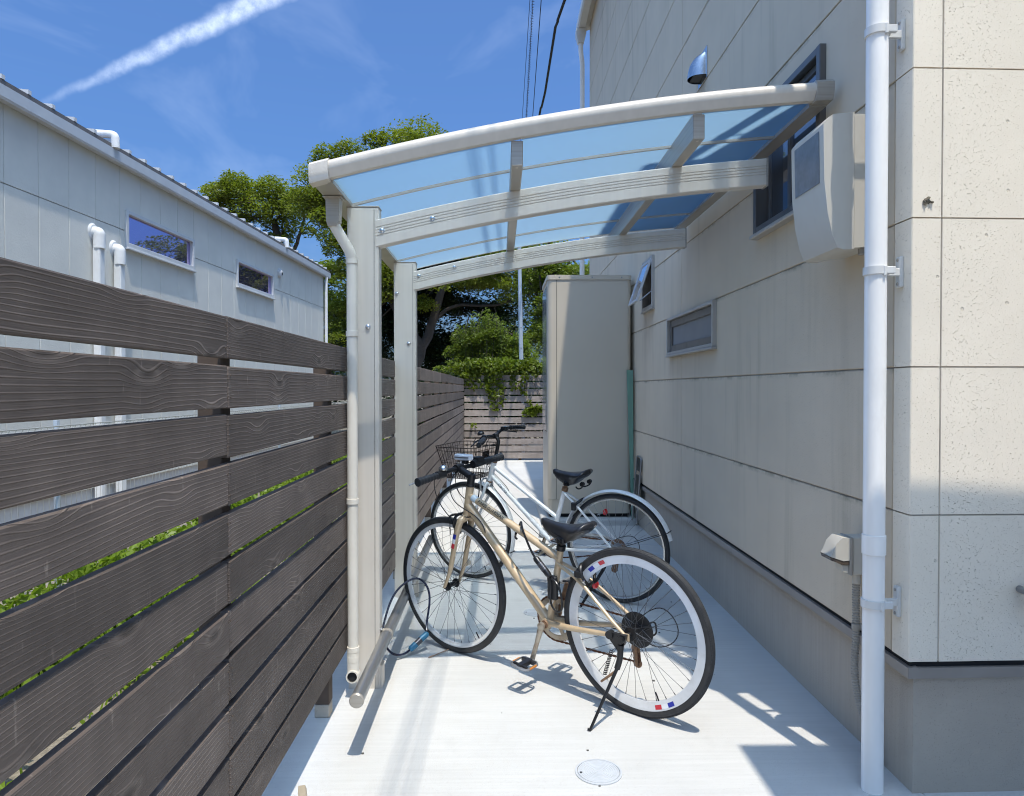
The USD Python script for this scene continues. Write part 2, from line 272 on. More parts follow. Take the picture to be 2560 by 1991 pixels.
def wood(name, base, line, pale):
    """stained cedar board running along y (or x): long grain, cathedral rings, knots"""
    n = {'g': ('geometry', {}), 'oi': ('object_info', {}), 'off': ('vector_math', {'math_type': 'scale', 'scale': 37.0}), 'cx': ('vector_math', {'math_type': 'add'}),
         'one': ('vector_math', {'math_type': 'scale', 'vector1': (1.0, 0.37, 2.1)}),
         # knots bend the grain
         'km': ('mapping', {'scale': (3.6, 3.6, 9.5)}), 'kv': ('voronoi_texture', {'scale': 1.0, 'randomness': 1.0}),
         'kr': ('map_range', {'range_type': 'smoothstep', 'from_min': 0.42, 'from_max': 0.0, 'to_min': 0.0, 'to_max': 1.0, 'clamp': True}),
         'kb': ('math', {'math_type': 'multiply', 'value2': 0.022}),
         'lm': ('mapping', {'scale': (0.75, 0.75, 5.0)}), 'ln': ('noise_texture', {'scale': 1.0, 'detail': 2.0, 'roughness': 0.45}), 'lb': ('math', {'math_type': 'multiply', 'value2': 0.075}),
         'xyz': ('separate_xyz', {}), 'z1': ('math', {'math_type': 'add'}), 'z2': ('math', {'math_type': 'add'}),
         'zm': ('math', {'math_type': 'multiply', 'value2': 600.0}), 'sn': ('math', {'math_type': 'sine'}),
         'gl': ('map_range', {'from_min': 0.5, 'from_max': 1.0, 'to_min': 0.0, 'to_max': 1.0, 'clamp': True}),
         'fm': ('mapping', {'scale': (2.5, 2.5, 120.0)}), 'fn': ('noise_texture', {'scale': 1.0, 'detail': 4.0, 'roughness': 0.7}),
         'pm': ('mapping', {'scale': (1.5, 1.5, 5.0)}), 'pn': ('noise_texture', {'scale': 1.0, 'detail': 5.0, 'roughness': 0.6}),
         'vm': ('mapping', {'scale': (14.0, 14.0, 3.0)}), 'vn': ('noise_texture', {'scale': 1.0, 'detail': 4.0}), 'vr': ('map_range', {'from_min': 0.35, 'from_max': 0.7, 'to_min': 0.90, 'to_max': 1.07}),
         'tone': ('map_range', {'from_min': 0.0, 'from_max': 1.0, 'to_min': 0.78, 'to_max': 1.25}),
         'r1': ('rgb_ramp', {'ramp': [(0.3, tuple(c*0.78 for c in base)), (0.55, base), (0.75, tuple(c*1.22 for c in base))]}),
         'gf': ('math', {'math_type': 'multiply'}), 'gq': ('map_range', {'from_min': 0.38, 'from_max': 0.66, 'to_min': 0.0, 'to_max': 0.72, 'clamp': True}),
         'm1': ('mix_color', {'b': line}), 'kc': ('map_range', {'from_min': 0.15, 'from_max': 0.06, 'to_min': 0.0, 'to_max': 0.9, 'clamp': True}), 'm2': ('mix_color', {'b': tuple(c*0.5 for c in base)}),
         'ke': ('map_range', {'range_type': 'smoothstep', 'from_min': 0.24, 'from_max': 0.15, 'to_min': 0.0, 'to_max': 0.22, 'clamp': True}), 'm3': ('mix_color', {'b': pale}),
         'qm': ('mapping', {'scale': (34.0, 34.0, 9.0)}), 'qn': ('noise_texture', {'scale': 1.0, 'detail': 3.0, 'roughness': 0.65}), 'qr': ('map_range', {'from_min': 0.66, 'from_max': 0.74, 'to_min': 0.0, 'to_max': 0.55, 'clamp': True}), 'm4': ('mix_color', {'b': pale}),
         'mul': ('mix_color', {'blend_type': 'multiply', 'fac': 1.0}), 'mul2': ('mix_color', {'blend_type': 'multiply', 'fac': 1.0}),
         'h': ('math', {'math_type': 'multiply_add', 'value2': 0.6}), 'h2': ('math', {'math_type': 'multiply_add', 'value2': -0.8}),
         'b': ('bump', {'strength': 0.9, 'distance': 0.0022}), 'p': ('principled_bsdf', {'roughness': 0.68, 'specular_ior_level': 0.35})}
    l = [('oi.random', 'one.scale'), ('one.vector', 'off.vector1'), ('g.position', 'cx.vector1'), ('off.vector', 'cx.vector2'),
         ('cx.vector', 'km.vector'), ('km.vector', 'kv.vector'), ('kv.distance', 'kr.value'), ('kr.result', 'kb.value1'),
         ('cx.vector', 'lm.vector'), ('lm.vector', 'ln.vector'), ('ln.fac', 'lb.value1'), ('cx.vector', 'xyz.vector'), ('xyz.z', 'z1.value1'), ('kb.value', 'z1.value2'),
         ('z1.value', 'z2.value1'), ('lb.value', 'z2.value2'), ('z2.value', 'zm.value1'), ('zm.value', 'sn.value1'), ('sn.value', 'gl.value'),
         ('cx.vector', 'fm.vector'), ('fm.vector', 'fn.vector'), ('cx.vector', 'pm.vector'), ('pm.vector', 'pn.vector'), ('cx.vector', 'vm.vector'), ('vm.vector', 'vn.vector'), ('vn.fac', 'vr.value'),
         ('pn.fac', 'r1.fac'), ('pn.fac', 'gq.value'), ('gl.result', 'gf.value1'), ('gq.result', 'gf.value2'), ('r1.color', 'm1.a'), ('gf.value', 'm1.fac'),
         ('kv.distance', 'ke.value'), ('ke.result', 'm3.fac'), ('m1.result', 'm3.a'), ('kv.distance', 'kc.value'), ('kc.result', 'm2.fac'), ('m3.result', 'm2.a'),
         ('cx.vector', 'qm.vector'), ('qm.vector', 'qn.vector'), ('qn.fac', 'qr.value'), ('qr.result', 'm4.fac'), ('m2.result', 'm4.a'), ('m4.result', 'mul.a'), ('vr.result', 'mul.b'), ('oi.random', 'tone.value'), ('tone.result', 'mul2.b'), ('mul.result', 'mul2.a'), ('mul2.result', 'p.base_color'),
         ('fn.fac', 'h.value1'), ('gl.result', 'h.value3'), ('kc.result', 'h2.value1'), ('h.value', 'h2.value3'), ('h2.value', 'b.height'), ('b.normal', 'p.normal')]
    MAT[name] = usdkit.material(stage, '/World/Looks/'+name, n, l, surface='p.BSDF')

def concrete(name, col, speck=0.5):
    n = {'g': ('geometry', {}), 'n1': ('noise_texture', {'scale': 1.3, 'detail': 7.0, 'roughness': 0.6}), 'r1': ('rgb_ramp', {'ramp': [(0.28, tuple(c*0.90 for c in col)), (0.72, tuple(c*1.05 for c in col))]}),
         'bm': ('mapping', {'scale': (2.0, 60.0, 2.0)}), 'bn': ('noise_texture', {'scale': 1.0, 'detail': 4.0}), 'br': ('map_range', {'from_min': 0.3, 'from_max': 0.7, 'to_min': 0.945, 'to_max': 1.035}),
         'sn': ('noise_texture', {'scale': 190.0, 'detail': 2.0, 'roughness': 0.6}), 'sr': ('map_range', {'from_min': 0.62, 'from_max': 0.70, 'to_min': 0.0, 'to_max': speck, 'clamp': True}),
         'mul': ('mix_color', {'blend_type': 'multiply', 'fac': 1.0}), 'mx': ('mix_color', {'b': tuple(c*0.55 for c in col)}),
         'dn': ('noise_texture', {'scale': 3.5, 'detail': 9.0, 'roughness': 0.7}), 'dr': ('map_range', {'from_min': 0.56, 'from_max': 0.78, 'to_min': 0.0, 'to_max': 0.45, 'clamp': True}), 'dx': ('mix_color', {'b': tuple(c*0.72 for c in col)}),
         'fn': ('noise_texture', {'scale': 260.0, 'detail': 3.0}), 'ha': ('math', {'math_type': 'subtract'}), 'b': ('bump', {'strength': 0.6, 'distance': 0.0022}), 'p': ('principled_bsdf', {'roughness': 0.88, 'specular_ior_level': 0.25})}
    l = [('g.position', 'n1.vector'), ('n1.fac', 'r1.fac'), ('g.position', 'bm.vector'), ('bm.vector', 'bn.vector'), ('bn.fac', 'br.value'), ('r1.color', 'mul.a'), ('br.result', 'mul.b'),
         ('g.position', 'sn.vector'), ('sn.fac', 'sr.value'), ('sr.result', 'mx.fac'), ('mul.result', 'mx.a'), ('g.position', 'dn.vector'), ('dn.fac', 'dr.value'), ('dr.result', 'dx.fac'), ('mx.result', 'dx.a'),
         ('dx.result', 'p.base_color'), ('g.position', 'fn.vector'), ('fn.fac', 'ha.value1'), ('sr.result', 'ha.value2'), ('ha.value', 'b.height'), ('b.normal', 'p.normal')]
    MAT[name] = usdkit.material(stage, '/World/Looks/'+name, n, l, surface='p.BSDF')

def leaf(name, lo, hi, trans=0.35):
    n = {'g': ('geometry', {}), 'r': ('rgb_ramp', {'ramp': [(0.0, lo), (0.75, hi), (1.0, (hi[0]*1.35, hi[1]*1.2, hi[2]))]}),
         'cn': ('noise_texture', {'scale': 0.9, 'detail': 2.0}), 'cr': ('map_range', {'from_min': 0.3, 'from_max': 0.7, 'to_min': 0.72, 'to_max': 1.22}), 'mu': ('mix_color', {'blend_type': 'multiply', 'fac': 1.0}),
         'p': ('principled_bsdf', {'roughness': 0.42, 'specular_ior_level': 0.4}), 't': ('translucent_bsdf', {}), 'tc': ('mix_color', {'blend_type': 'multiply', 'fac': 1.0, 'b': (1.15, 1.25, 0.5)}), 'm': ('mix_closure', {'fac': trans})}
    l = [('g.random_per_island', 'r.fac'), ('g.position', 'cn.vector'), ('cn.fac', 'cr.value'), ('r.color', 'mu.a'), ('cr.result', 'mu.b'), ('mu.result', 'p.base_color'), ('mu.result', 'tc.a'), ('tc.result', 't.color'), ('p.BSDF', 'm.closure1'), ('t.BSDF', 'm.closure2')]
    MAT[name] = usdkit.material(stage, '/World/Looks/'+name, n, l, surface='m.closure')

def glass_pane(name, tint, refl=0.5, rough=0.02):
    n = {'d': ('principled_bsdf', {'base_color': tint, 'roughness': 0.3}), 'gl': ('glossy_bsdf', {'color': (0.9, 0.92, 1.0), 'roughness': rough}), 'f': ('fresnel', {'IOR': 1.5}),
         'fr': ('map_range', {'from_min': 0.0, 'from_max': 1.0, 'to_min': refl, 'to_max': 1.0, 'clamp': True}), 'm': ('mix_closure', {})}
    MAT[name] = usdkit.material(stage, '/World/Looks/'+name, n, [('f.fac', 'fr.value'), ('fr.result', 'm.fac'), ('d.BSDF', 'm.closure1'), ('gl.BSDF', 'm.closure2')], surface='m.closure')

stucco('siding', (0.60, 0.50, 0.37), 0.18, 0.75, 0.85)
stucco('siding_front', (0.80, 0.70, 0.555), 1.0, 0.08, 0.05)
wood('fence_wood', (0.104, 0.081, 0.068), (0.235, 0.190, 0.162), (0.27, 0.22, 0.185))
wood('fence_wood_grey', (0.33, 0.28, 0.25), (0.41, 0.355, 0.32), (0.42, 0.355, 0.30))
wood('fence_wood_sunlit', (0.185, 0.150, 0.130), (0.27, 0.225, 0.20), (0.28, 0.23, 0.195))  # same boards made lighter: grazing sunlight painted into the wood colour
plain('post_wood', (0.075, 0.05, 0.034), 0.75, vary=0.25, scale=9, bump=0.001, bscale=40)
concrete('concrete', (0.515, 0.505, 0.48))
concrete('foundation', (0.43, 0.37, 0.295), 0.45)
plain('gravel', (0.21, 0.175, 0.13), 0.95, vary=0.35, scale=45, bump=0.012, bscale=70)
plain('earth', (0.17, 0.14, 0.10), 0.95, vary=0.4, scale=0.8, bump=0.02, bscale=8, dirt=0.8, dirtcol=(0.06, 0.09, 0.025), dscale=0.6)
plain('joint_dark', (0.10, 0.095, 0.085), 0.9)
plain('joint_sealant', (0.40, 0.35, 0.29), 0.8)
plain('flashing', (0.27, 0.235, 0.20), 0.45, 0.1, vary=0.08)
plain('white_trim', (0.62, 0.60, 0.56), 0.45, vary=0.06, dirt=0.2, dirtcol=(0.3, 0.28, 0.24), dscale=2)
plain('white_pipe', (0.84, 0.80, 0.74), 0.35, vary=0.05, dirt=0.25, dirtcol=(0.38, 0.36, 0.33), dscale=4, stretch=(1, 1, 0.3))
plain('roofing', (0.16, 0.15, 0.14), 0.6, vary=0.15)
plain('window_frame', (0.155, 0.145, 0.135), 0.38, 0.55, vary=0.06)
plain('window_frame_light', (0.42, 0.395, 0.36), 0.4, 0.3, vary=0.06)
plain('dark_inside', (0.012, 0.012, 0.013), 0.9)
plain('shutter_grey', (0.19, 0.195, 0.20), 0.45, vary=0.05)
glass_pane('glass_dark', (0.02, 0.025, 0.03), 0.14)
glass_pane('glass_mirror', (0.02, 0.02, 0.03), 0.62)
glass_pane('glass_violet', (0.03, 0.02, 0.06), 0.55)
n_ = stage.GetPrimAtPath('/World/Looks/glass_violet/gl'); UsdShade.Shader(n_).GetInput('color').Set(Gf.Vec3f(0.72, 0.62, 1.0))
plain('steel', (0.62, 0.62, 0.62), 0.22, 1.0, vary=0.08, scale=14, dirt=0.25, dirtcol=(0.25, 0.22, 0.18))
plain('neighbour_siding', (0.63, 0.615, 0.56), 0.6, vary=0.05, scale=3, bump=0.003, bscale=55)
plain('neighbour_trim', (0.52, 0.53, 0.54), 0.45, vary=0.05)
plain('neighbour_roof', (0.13, 0.115, 0.105), 0.5, vary=0.1)
plain('white_paint', (0.70, 0.70, 0.69), 0.4, vary=0.05, dirt=0.2, dirtcol=(0.4, 0.38, 0.33), dscale=7)
plain('beige_plastic', (0.52, 0.485, 0.415), 0.42, vary=0.07, scale=3, dirt=0.45, dirtcol=(0.33, 0.29, 0.235), dscale=3.0, stretch=(1, 1, 0.5))
plain('beige_dark', (0.30, 0.275, 0.235), 0.45, vary=0.06)
plain('conduit', (0.33, 0.305, 0.26), 0.55, vary=0.08)
plain('meter_window', (0.13, 0.15, 0.17), 0.28, vary=0.15, scale=12)
plain('smoked_plastic', (0.10, 0.075, 0.055), 0.12, vary=0.08)
plain('cabinet', (0.52, 0.455, 0.36), 0.45, vary=0.03, scale=2, bump=0.0004, bscale=300)
plain('cabinet_door', (0.36, 0.34, 0.30), 0.12, vary=0.03, coat=0.5)
plain('green_board', (0.15, 0.29, 0.22), 0.45, vary=0.08)
plain('black_plastic', (0.012, 0.012, 0.013), 0.38, vary=0.2)
plain('grey_metal', (0.30, 0.30, 0.30), 0.4, 0.7, vary=0.12, dirt=0.2)
plain('galvanised', (0.45, 0.50, 0.55), 0.5, 0.35, vary=0.08)
plain('cable_black', (0.010, 0.010, 0.011), 0.5)
plain('wire_metal', (0.50, 0.49, 0.45), 0.5, 0.5)
plain('twig_brown', (0.25, 0.17, 0.12), 0.8)
plain('pale_wood', (0.52, 0.42, 0.29), 0.7, vary=0.15, scale=12)

# ------------------------------------------------------------------ ground
g = MB(); N = 90; xs = np.r_[np.linspace(-400, -30, 12), np.linspace(-28, 28, 60), np.linspace(30, 400, 12)]; ys = np.r_[np.linspace(-400, -30, 12), np.linspace(-28, 60, 80), np.linspace(62, 600, 14)]
X, Y = np.meshgrid(xs, ys, indexing='ij'); Z = -0.035+0*X
g.grid(np.stack([X, Y, Z], -1)); solo('ground', g, 'earth', kind='structure', smooth=True)
g = MB(); g.box(-4.95, -1.02, -4, 17.5, -0.2, -0.012); gravel = solo('gravel_path', g, 'gravel', kind='structure', smooth=False)
pv = thing('pavement', 'pale concrete alley paving between the dark fence and the house', kind='structure', loc=(0.3, 5, 0))
for (y0, y1) in ((-6, 1.6), (1.606, 7.9), (7.906, 10.4), (10.406, 13.6)):
    m = MB(); m.box(-1.02, 1.42 if y0 > 1 else 6.0, y0, y1, -0.15, 0.0, 0.004) if y0 > 1 else m.box(-1.02, 6.0, y0, y1, -0.15, 0.0, 0.004)
    part(pv, 'slab', m, 'concrete', smooth=False)
m = MB(); m.box(-1.015, 1.41, 1.0, 13.5, -0.15, -0.006); part(pv, 'joint_filler', m, 'joint_dark', smooth=False)
m = MB(); m.box(1.42, 6.0, 1.606, 2.6, -0.15, 0.0, 0.004); part(pv, 'slab', m, 'concrete', smooth=False)

# ------------------------------------------------------------------ the house on the right
XW = 1.36; ROW0, ROW = 0.447, 0.4925; NROW = 13; YB = 10.6; EAVE = ROW0+NROW*ROW
def yf(x): return 2.285+0.023*(x-XW)
WINS = {'tilting': (6.12, 6.56, 2.08, 2.54), 'slot': (4.355, 5.56, 1.625, 1.918), 'sliding': (2.90, 3.66, 2.165, 2.80)}
house = thing('house', 'pale beige house clad in large cement panels on a grey foundation', 'house', (3.6, 6.5, 0))
b = MB(); b.prism([(XW+0.007, yf(XW)+0.007), (5.0, yf(5.0)+0.007), (5.0, YB), (XW+0.007, YB)], 'z', 0.455, EAVE)
bm = m3.Manifold(m3.Mesh(np.asarray(b.out()[0], np.float32), np.asarray(b.out()[1], np.uint32)))
cuts = [m3.Manifold.cube((0.40, y1-y0, z1-z0)).translate((XW-0.2, y0, z0)) for (y0, y1, z0, z1) in WINS.values()]
if bm.is_empty(): part(house, 'wall', b, 'joint_sealant', smooth=False)
else:
    q = bm
    for c in cuts: q = q-c
    b = MB(); b.man(q); part(house, 'wall', b, 'joint_sealant', smooth=False)
def panel_box(x0, x1, y0, y1, z0, z1, c):
    half = np.array([(x1-x0)/2, (y1-y0)/2, (z1-z0)/2]); v = _CH[:, :3]*(half-c*_CH[:, 3:])+np.array([(x0+x1)/2, (y0+y1)/2, (z0+z1)/2])
    return m3.Manifold.hull_points([tuple(p) for p in v])
for r in range(NROW):
    z0 = ROW0+r*ROW; z1 = z0+ROW
    for (y0, y1) in ((2.388, 5.2), (5.2, 8.23), (8.23, YB)):
        q = panel_box(XW, XW+0.018, y0+0.002, y1-0.002, z0+0.0025, z1-0.0025, 0.003)
        for c in cuts: q = q-c
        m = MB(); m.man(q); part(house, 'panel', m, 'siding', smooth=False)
    # the corner piece: an L in plan
    a = 0.018; xe = XW+0.098
    m = MB(); m.prism([(XW+0.003, yf(XW)), (xe, yf(xe)), (xe, yf(xe)+a), (XW+a, yf(XW)+a), (XW+a, 2.384), (XW, 2.384), (XW, yf(XW)+0.003)], 'z', z0+0.0025, z1-0.0025)
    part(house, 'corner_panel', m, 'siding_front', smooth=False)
    x0, x1 = XW+0.104, 4.98
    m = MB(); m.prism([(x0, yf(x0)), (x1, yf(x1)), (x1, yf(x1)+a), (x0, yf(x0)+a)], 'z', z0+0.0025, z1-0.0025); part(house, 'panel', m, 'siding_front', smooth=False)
m = MB(); m.prism([(1.385, yf(1.385)+0.014), (5, yf(5)+0.014), (5, YB-0.02), (1.385, YB-0.02)], 'z', -0.25, 0.41); part(house, 'foundation', m, 'foundation', smooth=False)
m = MB(); m.prism([(XW+0.012, yf(XW)+0.012), (5, yf(5)+0.012), (5, YB), (XW+0.012, YB)], 'z', 0.405, 0.4548); part(house, 'drip_gap', m, 'dark_inside', smooth=False)  # near-black strip: the shadow line above the flashing put in as colour
fl = [(XW-0.002, 0.394), (XW-0.002, 0.429), (XW+0.03, 0.433), (XW+0.03, 0.394)]
for (y0, y1) in ((yf(XW)-0.002, 4.05), (4.053, 7.1), (7.103, YB)):
    m = MB(); m.prism(fl, 'y', y0, y1); part(house, 'flashing', m, 'flashing', smooth=False)
m = MB(); m.prism([(XW-0.002, yf(XW)-0.004), (5, yf(5)-0.004), (5, yf(5)+0.03), (XW+0.03, yf(XW)+0.03)], 'z', 0.3945, 0.4295); part(house, 'flashing', m, 'flashing', smooth=False)
rf = MB(); rf.prism([(1.30, EAVE-0.03), (1.30, EAVE+0.10), (5.3, EAVE+0.42), (5.3, EAVE+0.30), (1.36, EAVE)], 'y', 2.0, YB+0.12); part(house, 'roof', rf, 'white_trim', smooth=False)
gp = [(1.17, EAVE+0.07), (1.17, EAVE-0.035), (1.19, EAVE-0.055), (1.285, EAVE-0.055), (1.298, EAVE-0.035), (1.298, EAVE+0.07), (1.29, EAVE+0.07), (1.285, EAVE-0.03), (1.185, EAVE-0.03), (1.18, EAVE+0.07)]
m = MB(); m.prism(gp, 'y', 2.0, YB+0.13); part(house, 'gutter', m, 'white_trim', smooth=False)

# windows of the house
def hollow(y0, y1, z0, z1, w, x0, x1, c=0.003):
    m = MB(); m.box(x0, x1, y0, y0+w, z0, z1, c); m.box(x0, x1, y1-w, y1, z0, z1, c); m.box(x0+0.0015, x1-0.001, y0+w, y1-w, z0, z0+w, c); m.box(x0+0.0015, x1-0.001, y0+w, y1-w, z1-w, z1, c); return m
def dark_room(n, y0, y1, z0, z1):
    m = MB(); m.box(XW+0.17, XW+0.19, y0, y1, z0, z1); part(n, 'room', m, 'dark_inside', smooth=False)
# big sliding window behind the carport roof
y0, y1, z0, z1 = WINS['sliding']
w = part(house, 'window', hollow(y0, y1, z0, z1, 0.035, XW-0.028, XW+0.10), 'window_frame', label='dark sliding window behind the carport roof')
ym = (y0+y1)/2
part(w, 'sash', hollow(y0+0.036, ym+0.02, z0+0.036, z1-0.036, 0.032, XW+0.004, XW+0.03), 'window_frame')
part(w, 'sash', hollow(ym-0.02, y1-0.036, z0+0.036, z1-0.036, 0.032, XW+0.034, XW+0.06), 'window_frame')
m = MB(); m.box(XW+0.015, XW+0.019, y0+0.067, ym-0.011, z0+0.067, z1-0.067); part(w, 'pane', m, 'glass_dark', smooth=False)
m = MB(); m.box(XW+0.045, XW+0.049, ym+0.011, y1-0.067, z0+0.067, z1-0.067); part(w, 'pane', m, 'glass_dark', smooth=False)
m = MB(); m.box(XW-0.045, XW+0.03, y0-0.01, y1+0.01, z0-0.022, z0-0.001, 0.004); part(w, 'sill', m, 'window_frame_light')
dark_room(w, y0, y1, z0, z1)
# the closed slot window with its shutter panel
y0, y1, z0, z1 = WINS['slot']
w = part(house, 'window', hollow(y0, y1, z0, z1, 0.022, XW-0.03, XW+0.10), 'window_frame_light', label='low wide slot window with a grey frame')
part(w, 'sash', hollow(y0+0.023, y1-0.023, z0+0.023, z1-0.023, 0.052, XW-0.006, XW+0.03), 'window_frame')
m = MB(); m.box(XW+0.008, XW+0.014, y0+0.07, y1-0.07, z0+0.07, z1-0.07); part(w, 'pane', m, 'shutter_grey', smooth=False)
m = MB(); m.box(XW-0.036, XW+0.02, y0-0.008, y1+0.008, z0-0.016, z0-0.001, 0.003); part(w, 'sill', m, 'window_frame_light')
# the small window tilted open
y0, y1, z0, z1 = WINS['tilting']
w = part(house, 'window', hollow(y0, y1, z0, z1, 0.03, XW-0.025, XW+0.10), 'window_frame_light', label='small window with its sash tilted open')
m = MB(); m.box(XW-0.035, XW+0.02, y0-0.005, y1+0.005, z0-0.018, z0-0.001, 0.003); part(w, 'sill', m, 'window_frame_light')
dark_room(w, y0, y1, z0, z1)
def tilt(mb, px, pz, a):
    v, f = mb.out(); c, s = math.cos(a), math.sin(a); u = v.copy(); dx, dz = v[:, 0]-px, v[:, 2]-pz
    u[:, 0] = px+c*dx+s*dz; u[:, 2] = pz-s*dx+c*dz; return u, f
px, pz, an = XW-0.02, z1-0.03, 0.33
part(w, 'sash', tilt(hollow(y0+0.032, y1-0.032, z0+0.03, z1-0.03, 0.028, XW-0.032, XW-0.012), px, pz, an), 'neighbour_trim', label='opened sash')
m = MB(); m.box(XW-0.024, XW-0.020, y0+0.06, y1-0.06, z0+0.058, z1-0.058); part(w, 'pane', tilt(m, px, pz, an), 'glass_mirror', smooth=False)
m = MB(); m.tube([(XW+0.0, y0+0.045, z0+0.16), (XW-0.12, y0+0.045, z0+0.06)], 0.006, 6); part(w, 'stay', m, 'grey_metal')
# stainless vent hood high on the wall: a quarter-cylinder cowl with a rounded top
hv = MB(); n1, n2 = 10, 12; yc, zc, rw, hh, dp = 4.67, 3.43, 0.08, 0.155, 0.098
P = np.zeros((n1+1, n2+1, 3))
for i in range(n1+1):
    t = i/n1
    for j in range(n2+1):
        s = math.pi*j/n2; z = zc+hh*t; k = math.sqrt(max(0.0, 1-(t*0.995)**2.2))
        P[i, j] = (XW-0.006-dp*k*math.sin(s)**0.8, yc-rw*math.cos(s)*(0.75+0.25*k), z)
hv.grid(P); vh = part(house, 'vent_hood', hv, 'steel', smooth=50, label='stainless steel vent hood')
m = MB(); m.box(XW-0.006, XW+0.001, yc-rw-0.02, yc+rw+0.02, zc-0.03, zc+hh+0.025, 0.002); part(vh, 'base_plate', m, 'steel')
m = MB(); m.box(XW-0.075, XW-0.008, yc-rw+0.02, yc+rw-0.02, zc+0.004, zc+0.012); part(vh, 'grille', m, 'joint_dark', smooth=False)
# the far rain pipe with its hopper
m = MB(); xp, yp = 1.235, 10.62
m.tube(fillet([(1.225, yp, EAVE-0.22), (1.225, yp, EAVE-0.38), (xp+0.015, yp, EAVE-0.55), (xp+0.015, yp, EAVE-0.75), (xp+0.015, yp, 0.0)], 0.05), 0.036, 12)
rp = thing('rain_pipe', 'thin white rain pipe at the far corner of the house', 'drainpipe', (1.25, yp, 0)); part(rp, 'pipe', m, 'white_pipe')
m = MB(); m.hull([(x, y, z) for (z, e) in ((EAVE-0.06, 0.075), (EAVE-0.14, 0.075), (EAVE-0.26, 0.045)) for x in (1.225-e, 1.225+e) for y in (yp-e, yp+e)]); part(rp, 'hopper', m, 'white_trim', smooth=20)
for z in (5.2, 2.9, 1.6):
    m = MB(); m.lathe([(0.037, -0.015), (0.042, -0.015), (0.042, 0.015), (0.037, 0.015)], (xp+0.015, yp, z), (0, 0, 1), 14); m.box(xp+0.04, XW+0.01, yp-0.012, yp+0.012, z-0.012, z+0.012, 0.002); part(rp, 'bracket', m, 'white_trim')

# near rain pipe at the corner
PX, PY, PR = 1.262, 2.325, 0.0345
rp = thing('rain_pipe', 'thick white rain pipe clamped at the near corner of the house', 'drainpipe', (PX, PY, 0))
m = MB(); m.tube([(PX, PY, -0.02), (PX, PY, 2.2), (PX, PY, 4.5), (PX, PY, EAVE-0.05)], PR, 32); part(rp, 'pipe', m, 'white_pipe')
zs = 0.835
m = MB(); m.lathe([(PR, -0.034), (PR+0.003, -0.032), (PR+0.003, 0.032), (PR, 0.034)], (PX, PY, zs), (0, 0, 1), 32); part(rp, 'coupling', m, 'white_pipe')
for z in (1.754, 0.636, 2.55, 3.7, 4.9):
    m = MB(); m.lathe([(PR, -0.014), (PR+0.005, -0.013), (PR+0.005, 0.013), (PR, 0.014)], (PX, PY, z), (0, 0, 1), 32)
    m.box(PX+PR+0.002, XW-0.012, PY+0.004, PY+0.016, z-0.014, z+0.012, 0.002); m.box(PX+0.018, PX+PR+0.016, PY-0.034, PY-0.018, z-0.012, z+0.012, 0.002); m.box(PX+0.006, PX+0.016, PY-0.041, PY-0.03, z-0.02, z+0.014, 0.002)
    br = part(rp, 'clamp', m, 'white_trim')
    m = MB(); m.box(XW-0.014, XW+0.001, PY+0.002, PY+0.032, z-0.052, z+0.052, 0.004); part(br, 'base_plate', m, 'white_trim')
    for dz in (-0.04, 0.04):
        m = MB(); m.lathe([(0.0, 0.002), (0.005, 0.002), (0.006, 0.0)], (XW-0.015, PY+0.016, z+dz), (-1, 0, 0), 10); part(br, 'screw', m, 'beige_dark')

# meter box on the wall
mbx = thing('meter_box', 'beige electricity meter box with a clear window on the wall', 'meter box', (1.25, 2.6, 1.85))
Y0, Y1 = 2.47, 2.735
body = [(XW, 2.335), (1.205, 2.335), (1.188, 2.32), (1.200, 2.02), (1.232, 1.885), (1.245, 1.87), (XW, 1.88)]
m = MB(); m.prism([(1.262, 2.337), (XW, 2.337), (XW, 1.872), (1.262, 1.862)], 'y', Y0, Y1); part(mbx, 'back_box', m, 'beige_plastic', smooth=20)
cov = [(1.259, 2.342), (1.185, 2.335), (1.168, 2.325), (1.148, 2.30), (1.152, 2.10), (1.165, 1.985), (1.183, 1.905), (1.20, 1.862), (1.225, 1.855), (1.259, 1.857)]
cm_ = MB(); cm_.prism(cov, 'y', Y0-0.004, Y1+0.004); part(mbx, 'cover', cm_, 'beige_plastic', smooth=25)
m = MB(); m.prism([(1.146, 2.285), (1.1475, 2.285), (1.1515, 2.10), (1.150, 2.10)], 'y', Y0+0.03, Y1-0.03); part(mbx, 'window', m, 'meter_window', smooth=False)
m = MB(); m.box(1.295, 1.315, Y0+0.015, Y0+0.04, 1.842, 1.872, 0.003); part(mbx, 'lug', m, 'beige_dark')
m = MB(); m.box(1.2592, 1.2618, Y0+0.001, Y1-0.001, 1.862, 2.338); part(mbx, 'seam', m, 'white_paint', smooth=False)

# outdoor socket and its corrugated conduit
sk = thing('outlet_box', 'small beige outdoor socket with a hooded cover and ribbed conduit', 'outlet box', (1.32, 2.57, 0.5))
m = MB(); m.box(1.298, XW+0.001, 2.535, 2.605, 0.672, 0.812, 0.004); part(sk, 'back_box', m, 'beige_plastic')
m = MB(); m.box(1.286, 1.298, 2.527, 2.613, 0.672, 0.814, 0.004); part(sk, 'frame', m, 'beige_dark')
hp = [(1.286, 0.810), (1.258, 0.812), (1.236, 0.79), (1.222, 0.755), (1.214, 0.742), (1.262, 0.726), (1.286, 0.728)]
m = MB(); m.prism(hp, 'y', 2.53, 2.61); part(sk, 'hood', m, 'beige_plastic', smooth=35)
m = MB(); m.prism([(1.212, 0.742), (1.216, 0.728), (1.262, 0.712), (1.284, 0.712), (1.284, 0.7255), (1.262, 0.7255)], 'y', 2.532, 2.608); part(sk, 'lip', m, 'smoked_plastic', smooth=False)
